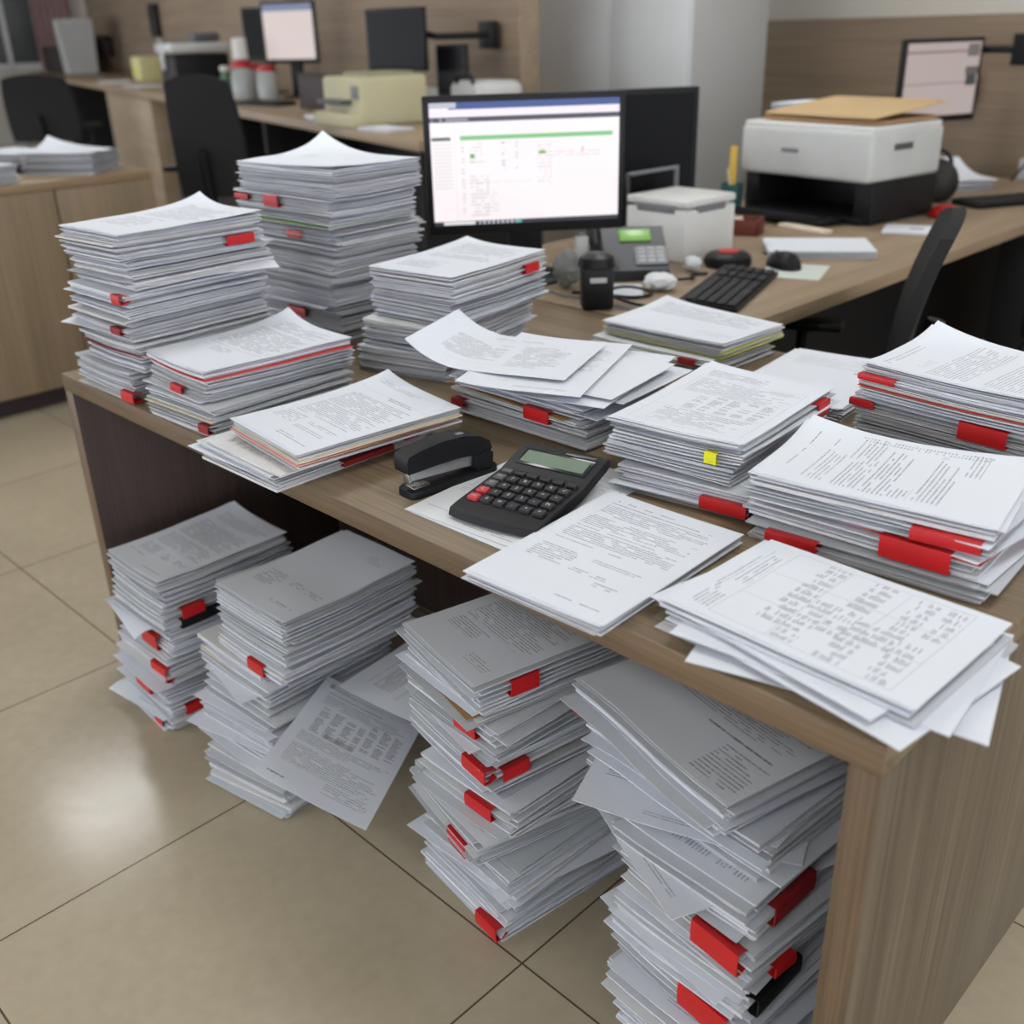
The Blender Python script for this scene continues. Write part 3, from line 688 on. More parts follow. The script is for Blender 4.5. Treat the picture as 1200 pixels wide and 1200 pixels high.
# sheets fanned on the heap behind the calculator
def fan(cx, cy, rot, z, dz, mat, label, curl=None, w=A4h, h=A4w):
    a = math.radians(rot); ca, sa = math.cos(a), math.sin(a)
    cs = []
    for i, j in ((-1, -1), (-1, 1), (1, 1), (1, -1)):
        x, y = i * w / 2, j * h / 2
        cs.append((cx + ca * x - sa * y, cy + sa * x + ca * y, z + dz * (i + 1) / 2))
    return free_sheet('fanned_sheet', label, cs, mat, w=w, h=h, curl=curl)
def curl_left(u, v): 
    z = .046 * np.clip((.42 - u) / .42, 0, 1) ** 2 ; x = .02 * np.clip((.42 - u) / .42, 0, 1) ** 2
    return np.stack([x, 0 * x, z], -1)
def curl_soft(u, v): z = .006 * np.clip((.5 - u) * 2, 0, 1) ** 2 + .006 * np.clip(v - .5, 0, 1) ** 2; return np.stack([0 * z, 0 * z, z], -1)
zf = zt6 + .005
fan(.985, .50, 5, zf + .001, .0, P_S6b, 'lowest crosswise list sheet of the fanned heap', curl_soft)
fan(1.005, .475, 15, zf + .008, .0, M_pageB, 'form sheet turned towards the yellow tab pile on the fanned heap', curl_soft, A4w, A4h)
fan(.975, .465, 9, zf + .014, .0, M_paper, 'blank sheet lying crosswise on the fanned heap', curl_soft)
fan(.95, .445, 23, zf + .020, .0, M_pageA, 'second printed sheet from the top of the fanned heap', curl_soft, A4w, A4h)
fan(.868, .422, 22, zf + .027, .0, P_S6, 'uppermost sheet of the fanned heap, its end curled up', curl_left)
# ------------------------------------------------------------------ stapler and calculator
st = thing('stapler', 'black desk stapler standing on bare desktop beside the calculator', 'stapler', (1.012, .072, DH + .0005), math.radians(-4))
bm = BM(); plate(bm, [(x, y + .08) for x, y in rrect(.044, .165, .012)], 0, .011, .002); obj('base', bm, M_black2, st)
bm = BM(); box(bm, (0, .022, .0125), (.024, .03, .002), .0006); box(bm, (0, .022, .0138), (.012, .012, .0012), .0003); obj('anvil_plate', bm, M_metal, st)
bm = BM(); prism(bm, [(.004, .026), (.10, .020), (.14, .014), (.14, .03), (.10, .036), (.004, .040)], -.0095, .0095); obj('magazine', bm, M_metal, st)
bm = BM()
prof = [(-.004, .040), (-.006, .058), (-.002, .0665), (.02, .071), (.06, .0745), (.10, .072), (.13, .064), (.148, .052), (.152, .04), (.146, .033), (.12, .036), (.10, .040), (.05, .041)]
prism(bm, prof, -.017, .017, bev=.003); obj('arm', bm, M_black2, st)
bm = BM(); prism(bm, [(.122, .010), (.15, .010), (.152, .034), (.138, .04), (.124, .034)], -.0195, .0195, bev=.002); obj('hinge_block', bm, M_black, st)
bm = BM(); box(bm, (0, .006, .030), (.014, .008, .020), .001); obj('driver', bm, M_metal, st)
bm = BM(); box(bm, (.004, .1, .0725), (.008, .012, .002), .0006); obj('rivet_cap', bm, M_grey, st)

P_S14 = page('print_under_calculator', A4w, A4h, [('t', 16, 190, 20, 80, 4.6, .5, .3, 8), ('t', 14, 120, 100, 200, 4.6, .5, .4, 8), ('t', 14, 196, 262, 268, 4.6, .6, .2, 8), ('t', 100, 190, 276, 286, 4.6, .7, .3, 7)], seed=43, tint=(.80, .83, .86, 1))
a_ = math.radians(4)
def a4(cx, cy, rot, z, w=A4w, h=A4h):
    ca, sa = math.cos(rot), math.sin(rot)
    return [(cx + ca * i * w / 2 - sa * j * h / 2, cy + sa * i * w / 2 + ca * j * h / 2, z) for i, j in ((-1, -1), (-1, 1), (1, 1), (1, -1))]
free_sheet('loose_sheet', 'undermost crooked sheet below the calculator, its corner showing', a4(1.146, .192, a_ - .05, DH + .0006), M_paper, thick=.0006)
free_sheet('loose_sheet', 'printed sheet the calculator lies on', a4(1.140, .197, a_, DH + .0018), P_S14, thick=.0006)

calc = thing('calculator', 'black desktop calculator with tilted display and two red keys', 'calculator', (1.166, .176, DH + .0032), math.radians(11))
W_, L_ = .142, .205
bm = BM()
# wedge body: low at the near edge, display head rising at the far edge
prof = [(-L_/2, .004), (-L_/2 + .004, .014), (-L_/2 + .02, .017), (.028, .027), (.036, .030), (.095, .046), (L_/2, .043), (L_/2, .034), (.09, .028), (.02, .008), (-.06, .001), (-L_/2 + .01, 0)]
def curved(v): return v
n = 14; rows = []
for i in range(n + 1):
    x = -W_/2 + W_ * i / n
    e = abs(x) / (W_/2)
    bulge = -.006 * (1 - e ** 2)          # the near edge bows out
    k = 1 - .0 * e
    edge = .0016 if i in (0, n) else 0
    rows.append([bm.verts.new((x, y + (bulge if y < -.07 else (-bulge * .3 if y > .09 else 0)), z * (1 - edge * 60 * .5) + edge)) for y, z in prof])
m = len(prof)
for a, b in zip(rows, rows[1:]):
    for j in range(m): bm.faces.new((a[j], a[(j + 1) % m], b[(j + 1) % m], b[j]))
bm.faces.new(rows[0][::-1]); bm.faces.new(rows[-1])
obj('casing', bm, M_black2, calc, angle=35)
# slopes
def on_key(y):  return .017 + (y - (-L_/2 + .02)) / (.028 - (-L_/2 + .02)) * .010
def on_head(y): return .030 + (y - .036) / (.095 - .036) * .016
sl_k = math.atan2(.010, .028 + L_/2 - .02); sl_h = math.atan2(.016, .059)
MH = Matrix.Translation((0, .0665, on_head(.0665))) @ Matrix.Rotation(sl_h, 4, 'X')
bm = BM(); box(bm, (0, -.002, .0004), (.118, .038, .0022), .0008); bm.transform(MH); dw = obj('display_window', bm, simple('smoked_display_border', rgb(40, 44, 44), .2), calc)
bm = BM(); box(bm, (0, -.002, .0016), (.106, .027, .0008)); bm.transform(MH); obj('display_glass', bm, M_lcd, calc, smooth=False)
bm = BM(); box(bm, (.03, .0225, .0006), (.05, .005, .001), .0003); bm.transform(MH); obj('maker_plate', bm, simple('dull_chrome_plate', rgb(110, 112, 110), .35, metal=.8), calc)
def curve_mesh(name, cu):
    tmp = bpy.data.objects.new(name + '_outline', cu); C.objects.link(tmp)
    me = bpy.data.meshes.new_from_object(tmp.evaluated_get(bpy.context.evaluated_depsgraph_get()))
    bpy.data.objects.remove(tmp); bpy.data.curves.remove(cu); me.name = name
    o = bpy.data.objects.new(name, me); C.objects.link(o)
    return o
def font(txt, size, mat, parent, M, name='key_legend'):
    cu = bpy.data.curves.new(name, 'FONT'); cu.body = txt; cu.size = size; cu.align_x = 'CENTER'; cu.align_y = 'CENTER'; cu.extrude = .0001
    cu.materials.append(mat); o = curve_mesh(name, cu); o.parent = parent; o.matrix_local = M
    return o
xs6 = [-.054 + .0216 * i for i in range(6)]
rowsY = [.020, .002, -.016, -.034, -.052, -.070]
LEG = [['', '', '', '', '', ''], ['MU', '7', '8', '9', '%', '√'], ['GT', '4', '5', '6', '×', '÷'], ['C', '1', '2', '3', '-', 'M'], ['AC', '0', '00', '.', '+', '=']]
for r in range(5):
    y = [.021, .001, -.0205, -.042, -.0635][r]
    for c in range(6):
        hgt = .010 if r == 0 else .0145
        if r == 0 and c == 5: pass
        x = xs6[c]
        wd = .0165
        mat = M_keydark
        if c == 0: mat = M_keygrey
        if (r, c) in ((3, 0), (4, 0)): mat = M_keyred
        if r == 4 and c == 4: pass
        z = on_key(y) + .0002
        MK = Matrix.Translation((x, y, z)) @ Matrix.Rotation(sl_k, 4, 'X')
        bm = BM()
        plate(bm, rrect(wd, hgt, .002, 3), -.001, .0048, .0012)
        bm.transform(MK)
        k = obj('key', bm, mat, calc)
        if mat is M_keyred: k['label'] = 'red key'
        if LEG[r][c]:
            font(LEG[r][c], .0085 if len(LEG[r][c]) == 1 else .006, M_legend, k, MK @ Matrix.Translation((0, 0, .0050)))

# ------------------------------------------------------------------ worktop with the computer
WX0, WX1, WY0, WY1 = -.16, .86, 1.075, 3.86
wt = thing('worktop', 'long oak worktop running back from the main desk, with computer and printer on it', 'desk')
bm = BM(); box(bm, ((WX0 + WX1) / 2, (WY0 + WY1) / 2, DH - .0175), (WX1 - WX0, WY1 - WY0, .035), .002); obj('board', bm, M_oak_y, wt)
for y in (WY0 + .02, 2.6, WY1 - .02):
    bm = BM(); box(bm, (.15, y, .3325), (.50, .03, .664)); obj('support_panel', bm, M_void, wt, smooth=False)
bm = BM(); box(bm, (.43, (WY0 + WY1) / 2, .345), (.02, WY1 - WY0 - .1, .63)); obj('modesty_panel', bm, M_void, wt, smooth=False)  # black sheet filling the dark space under the worktop
pd = thing('drawer_pedestal', 'added black drawer pedestal filling the dark under the worktop', 'cabinet', (.74, 3.3, 0))  # pedestal added to fill the dark area under the worktop
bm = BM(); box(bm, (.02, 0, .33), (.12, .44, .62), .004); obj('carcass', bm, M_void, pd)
for z in (.14, .34, .53):
    bm = BM(); box(bm, (.088, 0, z), (.014, .42, .17), .003); d = obj('drawer', bm, M_black, pd)
    bm = BM(); box(bm, (.102, 0, z + .03), (.012, .12, .012), .003); obj('handle', bm, M_grey, d)

def screen_mat(kind):
    t = NT('screen_' + kind)
    uv = t.new('ShaderNodeUVMap', uv_map='uv').outputs[0]
    sp = t.new('ShaderNodeSeparateXYZ'); t.l.new(uv, sp.inputs[0]); u, v = X(t, sp.outputs[0]), X(t, sp.outputs[1])
    def r(x0, x1, y0, y1): return (u > x0) * (u < x1) * (v > y0) * (v < y1)
    base = t.mix(t.noise(uv, 2., 1), rgb(252, 238, 240), rgb(250, 250, 252)) if kind == 'form' else t.mix(t.noise(uv, 2., 1), rgb(238, 218, 212), rgb(240, 226, 222))
    col = base
    def over(m, c):
        nonlocal col
        col = t.mix(m, col, c)
    if kind == 'form':
        g = t.math('MULTIPLY', r(.10, 1, .945, 1.), 1.); over(g, rgb(40, 70, 140)); over(r(0, .14, .955, 1.), rgb(190, 190, 205))
        over(r(0, 1, .885, .945), rgb(246, 236, 244)); over(r(0, 1, .845, .885), rgb(58, 56, 76))
        wv = t.wn((u * 60.).floor(), (v * 5.).floor())
        over(r(.01, .22, .853, .874) * (wv > .5), rgb(150, 150, 160))
        over(r(.005, .105, .70, .728), rgb(96, 104, 100))
        over(r(.155, .965, .70, .735), rgb(126, 196, 128))
        for (x, y, w, h, c) in ((.205, .555, .022, .032, (70, 170, 80)), (.205, .52, .02, .01, (190, 220, 120)), (.57, .57, .036, .025, (96, 180, 70)), (.575, .60, .02, .01, (225, 220, 130)), (.80, .57, .01, .05, (225, 190, 185))): over(r(x, x + w, y, y + h), rgb(*c))
        rw = (v * 34.).floor(); ln = ((v * 34.).frac() > .55); wd = t.wn((u * 70.).floor(), rw) > .35
        over(r(.01, .11, .30, .68) * (ln) * .35, rgb(190, 180, 186))
        over(r(.155, .175, .08, .66) * ln * wd * .4, rgb(150, 140, 146))
        for x0, x1, y0, y1, s in ((.2, .28, .5, .68, .25), (.37, .39, .45, .68, .55), (.445, .46, .45, .68, .4), (.56, .64, .3, .66, .22), (.2, .3, .06, .42, .3), (.64, .9, .53, .6, .2), (.29, .35, .1, .36, .18)): over(r(x0, x1, y0, y1) * ln * wd * s, rgb(110, 105, 112))
        over(r(.19, .53, .352, .357) * .3, rgb(130, 130, 130)); over(r(.125, .128, .0, .83) * .25, rgb(150, 140, 150))
        over(r(0, 1, 0, .035), rgb(46, 48, 58)); over(r(.24, .44, .006, .028) * ((u * 40.).frac() > .45), rgb(200, 205, 215)); over(r(.05, .22, .006, .03), rgb(235, 235, 235)); over(r(.44, .47, .006, .028), rgb(110, 190, 180))
    else:
        over(r(0, 1, .87, 1.) if kind == 'back' else r(.82, 1, .55, .66), rgb(120, 130, 165) if kind == 'back' else rgb(130, 118, 120))
        if kind != 'back':
            over(r(0, 1, .86, .89) + r(0, 1, .44, .455), rgb(180, 150, 146)); over(r(.82, .98, .80, .97), rgb(150, 140, 140)); over(r(.84, .98, .40, .55), rgb(84, 90, 92))
    t.put(t.b.inputs['Base Color'], (.02, .02, .02, 1)); t.b.inputs['Roughness'].default_value = .3
    t.l.new(col, t.b.inputs['Emission Color']); t.b.inputs['Emission Strength'].default_value = 1.0 if kind == 'form' else (.72 if kind == 'back' else .5)
    return t.m
SCR = {k: screen_mat(k) for k in ('form', 'back', 'side')}
M_scroff = simple('unlit_screen_glass', rgb(14, 14, 16), .4, spec=.12)
def monitor(label, c, yaw, w, h, scr=None, stand=None, arm=None, group=None, tilt=0.):
    """c: centre of the panel; yaw: turn of its width axis; stand: table height; arm: (wall point)"""
    t = thing('monitor', label, 'monitor', (c[0], c[1], stand if stand is not None else c[2]), yaw, group)
    z0 = c[2] - (stand if stand is not None else c[2])
    bm = BM(); box(bm, (0, .012, z0), (w, .024, h), .004); box(bm, (0, .034, z0), (w * .7, .03, h * .62), .012); obj('housing', bm, M_black, t)
    b = .016
    bm = BM()
    vs = [bm.verts.new((x, -.0008, z)) for x, z in ((-w/2 + b, z0 - h/2 + b * 1.6), (w/2 - b, z0 - h/2 + b * 1.6), (w/2 - b, z0 + h/2 - b), (-w/2 + b, z0 + h/2 - b))]
    f = bm.faces.new(vs); ul = bm.loops.layers.uv.new('uv')
    for l, q in zip(f.loops, ((0, 0), (1, 0), (1, 1), (0, 1))): l[ul].uv = q
    me = bpy.data.meshes.new('screen'); bm.normal_update()
    bm.to_mesh(me); bm.free()
    obj('screen', me, SCR[scr] if scr else M_scroff, t, smooth=False)
    if stand is not None:
        bm = BM(); box(bm, (0, .05, (z0 - h * .1) / 2 + .01), (.09, .022, z0 - h * .1), .004); obj('stand_neck', bm, M_black2, t)
        bm = BM(); lathe(bm, [(.001, 0), (.115, 0), (.115, .006), (.10, .012), (.04, .018), (.001, .018)], (0, .05, .0008)); obj('stand_base', bm, M_black2, t)
    if arm is not None:
        Mi = (Matrix.Translation(t.location) @ Matrix.Rotation(yaw, 4, 'Z')).inverted()
        p = Mi @ Vector(arm)
        bm = BM(); sx = 1 if p.x > 0 else -1; tube(bm, [(0, .05, z0), (sx * w * .35, .07, z0 + .02), (sx * (w / 2 + .03), .05, p.z), p], .016, 10); box(bm, (0, .05, z0), (.1, .02, .1), .004); obj('swing_arm', bm, M_black, t)
        bm = BM(); box(bm, p, (.12, .05, .12), .005, rot=Matrix.Rotation(BA - yaw, 4, 'Z')); obj('wall_plate', bm, M_black, t)
    return t
monitor('lit monitor showing a web form with a green bar, on the worktop', (.17, 1.205, 1.0), math.radians(51.5), .515, .34, 'form', stand=DH + .001)
monitor('dark monitor turned away, behind the lit monitor', (.0, 1.80, .97), math.radians(60), .50, .35, None, stand=DH + .001)
# telephone
ph = thing('desk_phone', 'black desk phone with a lit green display beside the lit monitor', 'telephone', (.33, 1.44, DH + .001), math.radians(46))
prof = [(-.085, 0), (.09, 0), (.09, .105), (.075, .115), (-.085, .028)]
bm = BM(); prism(bm, prof, -.075, .095, bev=.004); obj('casing', bm, simple('slate_phone_plastic', rgb(30, 33, 38), .4), ph)
sl = math.atan2(.087, .16); MP = Matrix.Translation((.02, -.005, .0715)) @ Matrix.Rotation(sl, 4, 'X')
bm = BM(); box(bm, (-.005, .05, .002), (.085, .045, .006), .001); bm.transform(MP); obj('display', bm, M_lcdgreen, ph)
bm = BM(); box(bm, (.03, -.035, .0015), (.085, .07, .006), .001); bm.transform(MP); obj('keypad_panel', bm, simple('pale_phone_keypad', rgb(150, 154, 158), .5), ph)
for r in range(4):
    for c in range(3):
        bm = BM(); box(bm, (.005 + c * .025, -.059 + r * .016, .006), (.018, .009, .004), .001); bm.transform(MP); obj('key', bm, M_lgrey, ph)
bm = BM()
tube(bm, [(-.098, -.08, .045), (-.098, -.06, .062), (-.098, 0, .09), (-.098, .06, .125), (-.098, .085, .128)], [.020, .017, .014, .017, .020], 12); obj('handset', bm, M_black, ph)
bm = BM(); tube(bm, [(-.098, -.09, .03)] + [(-.098 + .02 * math.sin(i * .9), -.10 - i * .008, max(.008, .03 - i * .004)) for i in range(14)], .004, 6); obj('cord', bm, M_black, ph)
# label-printer box
bx = thing('label_printer', 'white box-shaped printer with grey paper slots beside the desk phone', 'printer', (.262, 1.755, DH + .001), math.radians(-3))
w_, d_, h_ = .225, .225, .172
bm = BM(); box(bm, (0, 0, h_ / 2 - .014), (w_, d_, h_ - .028), .008); obj('casing', bm, M_white, bx)
bm = BM(); box(bm, (0, 0, h_ - .011), (w_, d_, .022), .007); obj('lid', bm, M_white, bx)
bm = BM(); box(bm, (0, -d_ / 2 + .004, h_ - .028), (w_ * .62, .012, .022), .002); obj('paper_slot', bm, M_grey, bx)
bm = BM(); box(bm, (w_ / 2 - .004, 0, h_ - .028), (.012, d_ * .55, .02), .002); obj('side_vent', bm, M_grey, bx)
bm = BM(); tube(bm, [(-w_ / 2 - .006, -.10, .0), (-w_ / 2 - .006, -.10, .225), (-w_ / 2 - .006, .12, .225), (-w_ / 2 - .006, .12, .0)], .008, 8); obj('paper_guide', bm, M_grey, bx)
# keyboard, mouse
def keyboard(label, loc, rz, w=.43, d=.145):
    k = thing('keyboard', label, 'keyboard', loc, rz)
    bm = BM(); prism(bm, [(-d/2, 0), (d/2, 0), (d/2, .020), (-d/2, .010)], -w/2, w/2, bev=.002); obj('body', bm, M_black, k)
    sl = math.atan2(.010, d)
    kw = (w - .02) / 22
    for r in range(5):
        bm0 = None
        for c in range(22):
            if c in (15, 19) and False: continue
            if r == 0 and 4 <= c <= 8:
                if c > 4: continue
                ww = kw * 5 - .003; xx = -w/2 + .01 + kw * 6.5
            else: ww = kw - .0028; xx = -w/2 + .01 + kw * (c + .5)
            if c in (14, 18): continue
            y = -d/2 + .018 + r * (d - .03) / 4.6
            bm = BM(); box(bm, (xx, y, .0125 + (y + d/2) * .069 + .001), (ww, (d - .03) / 5.4, .006), .0012); obj('key', bm, M_keydark, k)
    return k
keyboard('black computer keyboard on the worktop in front of the lit monitor', (.651, 1.443, DH + .001), math.radians(109))
def mouse(label, loc, rz, s=1., mat=None):
    k = thing('computer_mouse', label, 'mouse', loc, rz)
    bm = BM(); bmesh.ops.create_uvsphere(bm, u_segments=24, v_segments=14, radius=1.)
    for v in bm.verts:
        x, y, z = v.co; v.co = (x * .032 * s * (1 - .12 * y), y * .055 * s, max(0, z) * .034 * s * (1 - .25 * y))
    bmesh.ops.remove_doubles(bm, verts=bm.verts, dist=1e-5); obj('shell', bm, mat or M_black2, k)
    bm = BM(); cyl(bm, (-.003 * s, .03 * s, .0245 * s), (.003 * s, .03 * s, .0245 * s), .006 * s); obj('wheel', bm, M_grey, k)
    return k
mp = free_sheet('loose_sheet', 'pale green sheet lying under the black computer mouse', a4(.655, 1.745, math.radians(20), DH + .0008, .16, .19), page('pale_green_sheet', .16, .19, [('t', 20, 120, 30, 60, 6, .2, .3, 9)], tint=(.66, .72, .68, 1), seed=50), w=.16, h=.19)
mouse('black computer mouse on the pale green sheet', (.60, 1.775, DH + .0024), math.radians(60), 1.25)
# stack of blank sheets
pile('stack of blank white sheets on the worktop before the black printer', None, (.56, 2.01), (.56, 2.01), 38, A4h, A4w, D_ + .0006, .018, 1, M_paper, 201, rough=.8)
# dark round tape thing with red centre
td = thing('tape_dispenser', 'round black tape holder with a red centre beside the mouse', 'tape holder', (.47, 1.70, DH + .001))
bm = BM(); lathe(bm, [(.02, 0), (.062, 0), (.066, .008), (.064, .026), (.052, .036), (.03, .038)]); obj('holder', bm, M_black, td)
bm = BM(); lathe(bm, [(.0, .036), (.03, .036), (.03, .042), (.0, .044)]); obj('red_disc', bm, M_keyred, td)
def crumple(label, loc, r, seed, mat, flat=.5):
    R = np.random.default_rng(seed)
    bm = BM(); bmesh.ops.create_icosphere(bm, subdivisions=3, radius=r)
    dirs = R.normal(0, 1, (14, 3)); dirs /= np.linalg.norm(dirs, axis=1)[:, None]
    for v in bm.verts:
        n_ = np.array(v.co) / r
        k = .72 + .35 * np.max(np.abs(dirs @ n_)) - .25 * abs(math.sin(7 * (dirs[0] @ n_)))
        v.co = Vector(n_ * r * k) * 1.0; v.co.z *= flat
    mz = min(v.co.z for v in bm.verts)
    for v in bm.verts: v.co.z -= mz
    o = obj('crumpled_bag' if 'bag' in label else 'crumpled_paper', bm, mat, smooth=True, angle=60); o.location = loc
    return tag(o, label, 'paper')
M_pp = simple('plain_white_paper', rgb(226, 228, 232), .8)
crumple('crumpled white paper by the foot of the desk phone', (.505, 1.345, DH + .001), .045, 3, M_pp)
crumple('small white lump beside the round black tape holder', (.44, 1.575, DH + .001), .03, 4, M_pp, .7)
free_sheet('loose_sheet', 'white slip under the cables near the desk phone', a4(.44, 1.27, math.radians(40), DH + .0008, .105, .16), M_pageA, w=.105, h=.16)
sb = thing('webcam', 'small black desk device with a pale badge beside the monitor pile', 'device', (.50, 1.10, DH + .001), math.radians(48))
bm = BM(); box(bm, (0, 0, .05), (.075, .06, .10), .008); obj('casing', bm, M_black, sb)
bm = BM(); box(bm, (0, -.031, .072), (.04, .003, .012), .001); obj('badge', bm, M_lgrey, sb)
bm = BM(); lathe(bm, [(.0, .0), (.045, 0), (.04, .02), (.02, .03), (0, .03)], (0, .01, .1)); obj('cap', bm, M_black2, sb)
def cable(label, pts, r, mat, nm='cable'):
    cu = bpy.data.curves.new(nm, 'CURVE'); cu.dimensions = '3D'; cu.bevel_depth = r; cu.bevel_resolution = 3; cu.resolution_u = 8
    s = cu.splines.new('NURBS'); s.points.add(len(pts) - 1); s.use_endpoint_u = True; s.order_u = 4
    for p_, q in zip(s.points, pts): p_.co = (*q, 1)
    cu.materials.append(mat)
    return tag(curve_mesh(nm, cu), label, 'cable')
z = DH + .006
cable('black cable looped on the worktop around the white slip', [(.36, 1.17, z), (.42, 1.20, z), (.52, 1.20, z), (.55, 1.29, z), (.47, 1.29, z + .008), (.44, 1.25, z + .012), (.46, 1.16, z + .01), (.58, 1.16, z), (.62, 1.18, z)], .004, M_black)
cable('short black cable lying between the phone and the keyboard', [(.47, 1.40, z), (.50, 1.43, z + .008), (.53, 1.47, z + .004), (.49, 1.50, z), (.47, 1.52, z), (.50, 1.56, z)], .004, M_black)
cable('thin grey cable crossing the white slip', [(.28, 1.15, z), (.36, 1.13, z), (.42, 1.15, z), (.60, 1.11, z), (.64, 1.13, z)], .003, M_grey)
cable('black cable running back from the mouse', [(.56, 1.84, z), (.54, 1.87, z), (.50, 1.88, z), (.47, 1.885, z)], .003, M_black)
pb = thing('power_adapter', 'white power adapter block standing under the lit monitor', 'adapter', (.245, 1.335, DH + .001), math.radians(50))
bm = BM(); box(bm, (0, 0, .055), (.035, .03, .11), .004); obj('block', bm, M_lgrey, pb)
bm = BM(); box(bm, (0, 0, .115), (.02, .018, .012), .002); obj('plug', bm, M_grey, pb)
crumple('crumpled clear plastic bag under the lit monitor', (.315, 1.20, DH + .001), .04, 9, simple('dim_clear_plastic', rgb(120, 122, 120), .3), 1.3)
# the multifunction printer
PR = thing('printer', 'white topped printer with a black lower body and brown envelopes on its lid', 'printer', (.25, 2.68, DH + .001), math.radians(-8))
pw, pdp = .54, .40
bm = BM(); box(bm, (0, .0, .215), (pw, pdp, .16), .018, seg=3); obj('scanner_unit', bm, M_lgrey, PR)
bm = BM(); box(bm, (0, 0, .299), (pw * .97, pdp * .96, .016), .006); obj('lid', bm, M_white, PR)
bm = BM(); box(bm, (-pw/2 + .03, .02, .069), (.06, pdp * .9, .136), .006); box(bm, (pw/2 - .04, .02, .069), (.07, pdp * .9, .136), .006); box(bm, (0, pdp * .3, .069), (pw * .9, .1, .136), .004); box(bm, (0, .0, .012), (pw * .9, pdp * .9, .02), .004); obj('body', bm, M_black, PR)
bm = BM(); box(bm, (.01, -pdp * .58, .02), (.36, .20, .012), .004); box(bm, (.01, -pdp * .58 - .10, .028), (.36, .012, .026), .003); obj('paper_tray', bm, M_black2, PR)
bm = BM(); box(bm, (-.05, -pdp / 2 - .001, .22), (.07, .003, .014), .001); obj('badge', bm, M_grey, PR)
bm = BM(); box(bm, (pw / 2 + .001, -.03, .24), (.004, .10, .02), .001); obj('side_grip', bm, M_keygrey, PR)
def flat_box(name, label, cat, loc, size, rz, mat, parts=None, group=None):
    t = thing(name, label, cat, loc, rz, group)
    bm = BM(); box(bm, (0, 0, size[2] / 2), size, min(size[2] * .3, .004)); obj('body', bm, mat, t)
    for nm, c, s, m_ in parts or []:
        bm = BM(); box(bm, c, s, min(s) * .2); obj(nm, bm, m_, t)
    return t
def envelope(label, cx, cy, z, rz, w, h, mat, th=.004, fl=True, tilt=0.):
    e = thing('envelope', label, 'envelope', (cx, cy, z), rz, None)
    S = Sheets()
    def place(X_, Y_):
        zz = .004 * (X_ / w) ** 2 + .006 * np.clip(Y_ / h + .1, 0, 1) * 0
        b = np.stack([X_, Y_, zz], -1); t = b.copy(); t[:, 2] += th
        return b, t
    S.leaf(10, 10, w, h, place, 0, 0, 1.); S.build('pocket', [mat, mat], e); e.rotation_euler[0] = tilt
    bm = BM(); a = [bm.verts.new(p) for p in ((-w/2 + .004, h/2 - .003, th + .0022), (w/2 - .004, h/2 - .003, th + .0022), (w/2 - .06, h/2 - .055, th + .0016), (-w/2 + .06, h/2 - .055, th + .0016))]
    bm.faces.new(a); obj('flap', bm, mat, e)
    return e
zt = DH + .311
envelope('lower brown envelope on the printer lid', .27, 2.69, zt, math.radians(-8), .46, .34, M_kraft2, .010)
envelope('large tan envelope lying uppermost on the printer lid', .285, 2.685, zt + .034, math.radians(-11), .46, .36, M_kraft, .006, tilt=.09)
pile('white sheets lying on the printer lid beside the tan envelope', None, (-.0, 2.82), (-.0, 2.82), -8, .10, A4w, zt + .02, .02, 1, M_paper, 202, rough=.6)
ew = thing('paper_strip', 'cream card strip lying in front of the printer tray', 'card', (.36, 2.30, DH + .001), math.radians(-12))
bm = BM(); box(bm, (0, 0, .006), (.19, .045, .012), .001); obj('card', bm, M_cream, ew)
# pen pot with yellow ruler
pt = thing('pen_pot', 'teal pen pot behind the white box-shaped printer', 'pen holder', (-.03, 2.46, DH + .001))
bm = BM(); lathe(bm, [(.0, 0), (.036, 0), (.04, .10), (.037, .10), (.033, .004), (0, .004)]); obj('pot', bm, M_teal, pt)
yr = thing('ruler', 'yellow ruler standing upright in the teal pen pot', 'ruler', (-.03, 2.46, DH + .007), .5)
bm = BM(); box(bm, (0, 0, .11), (.024, .004, .22), .001); obj('blade', bm, simple('yellow_ruler_plastic', rgb(214, 178, 66), .5), yr)
pc = thing('pencil', 'cream pencil leaning in the teal pen pot', 'pencil', (-.025, 2.455, DH + .007))
bm = BM(); cyl(bm, (.012, 0, 0), (-.022, .0, .14), .004, seg=6); obj('shaft', bm, M_cream, pc)
bm = BM(); cyl(bm, (-.022, 0, .14), (-.025, .0, .152), .004, .0005, seg=6); obj('tip', bm, M_kraft, pc)
tr = thing('desk_tray', 'small dark red tray with odds and ends beside the printer', 'tray', (.20, 2.14, DH + .001), math.radians(20))
bm = BM(); box(bm, (0, 0, .003), (.17, .10, .006), .001)
for sx, sy, lx, ly in ((1, 0, .006, .10), (-1, 0, .006, .10), (0, 1, .17, .006), (0, -1, .17, .006)): box(bm, (sx * .082, sy * .047, .025), (lx, ly, .045), .001)
obj('tray', bm, M_brown, tr)
er = thing('eraser', 'cream eraser lying in the dark red tray', 'eraser', (.19, 2.145, DH + .008), .7)
bm = BM(); box(bm, (0, 0, .02), (.06, .03, .04), .004); obj('block', bm, M_cream, er)
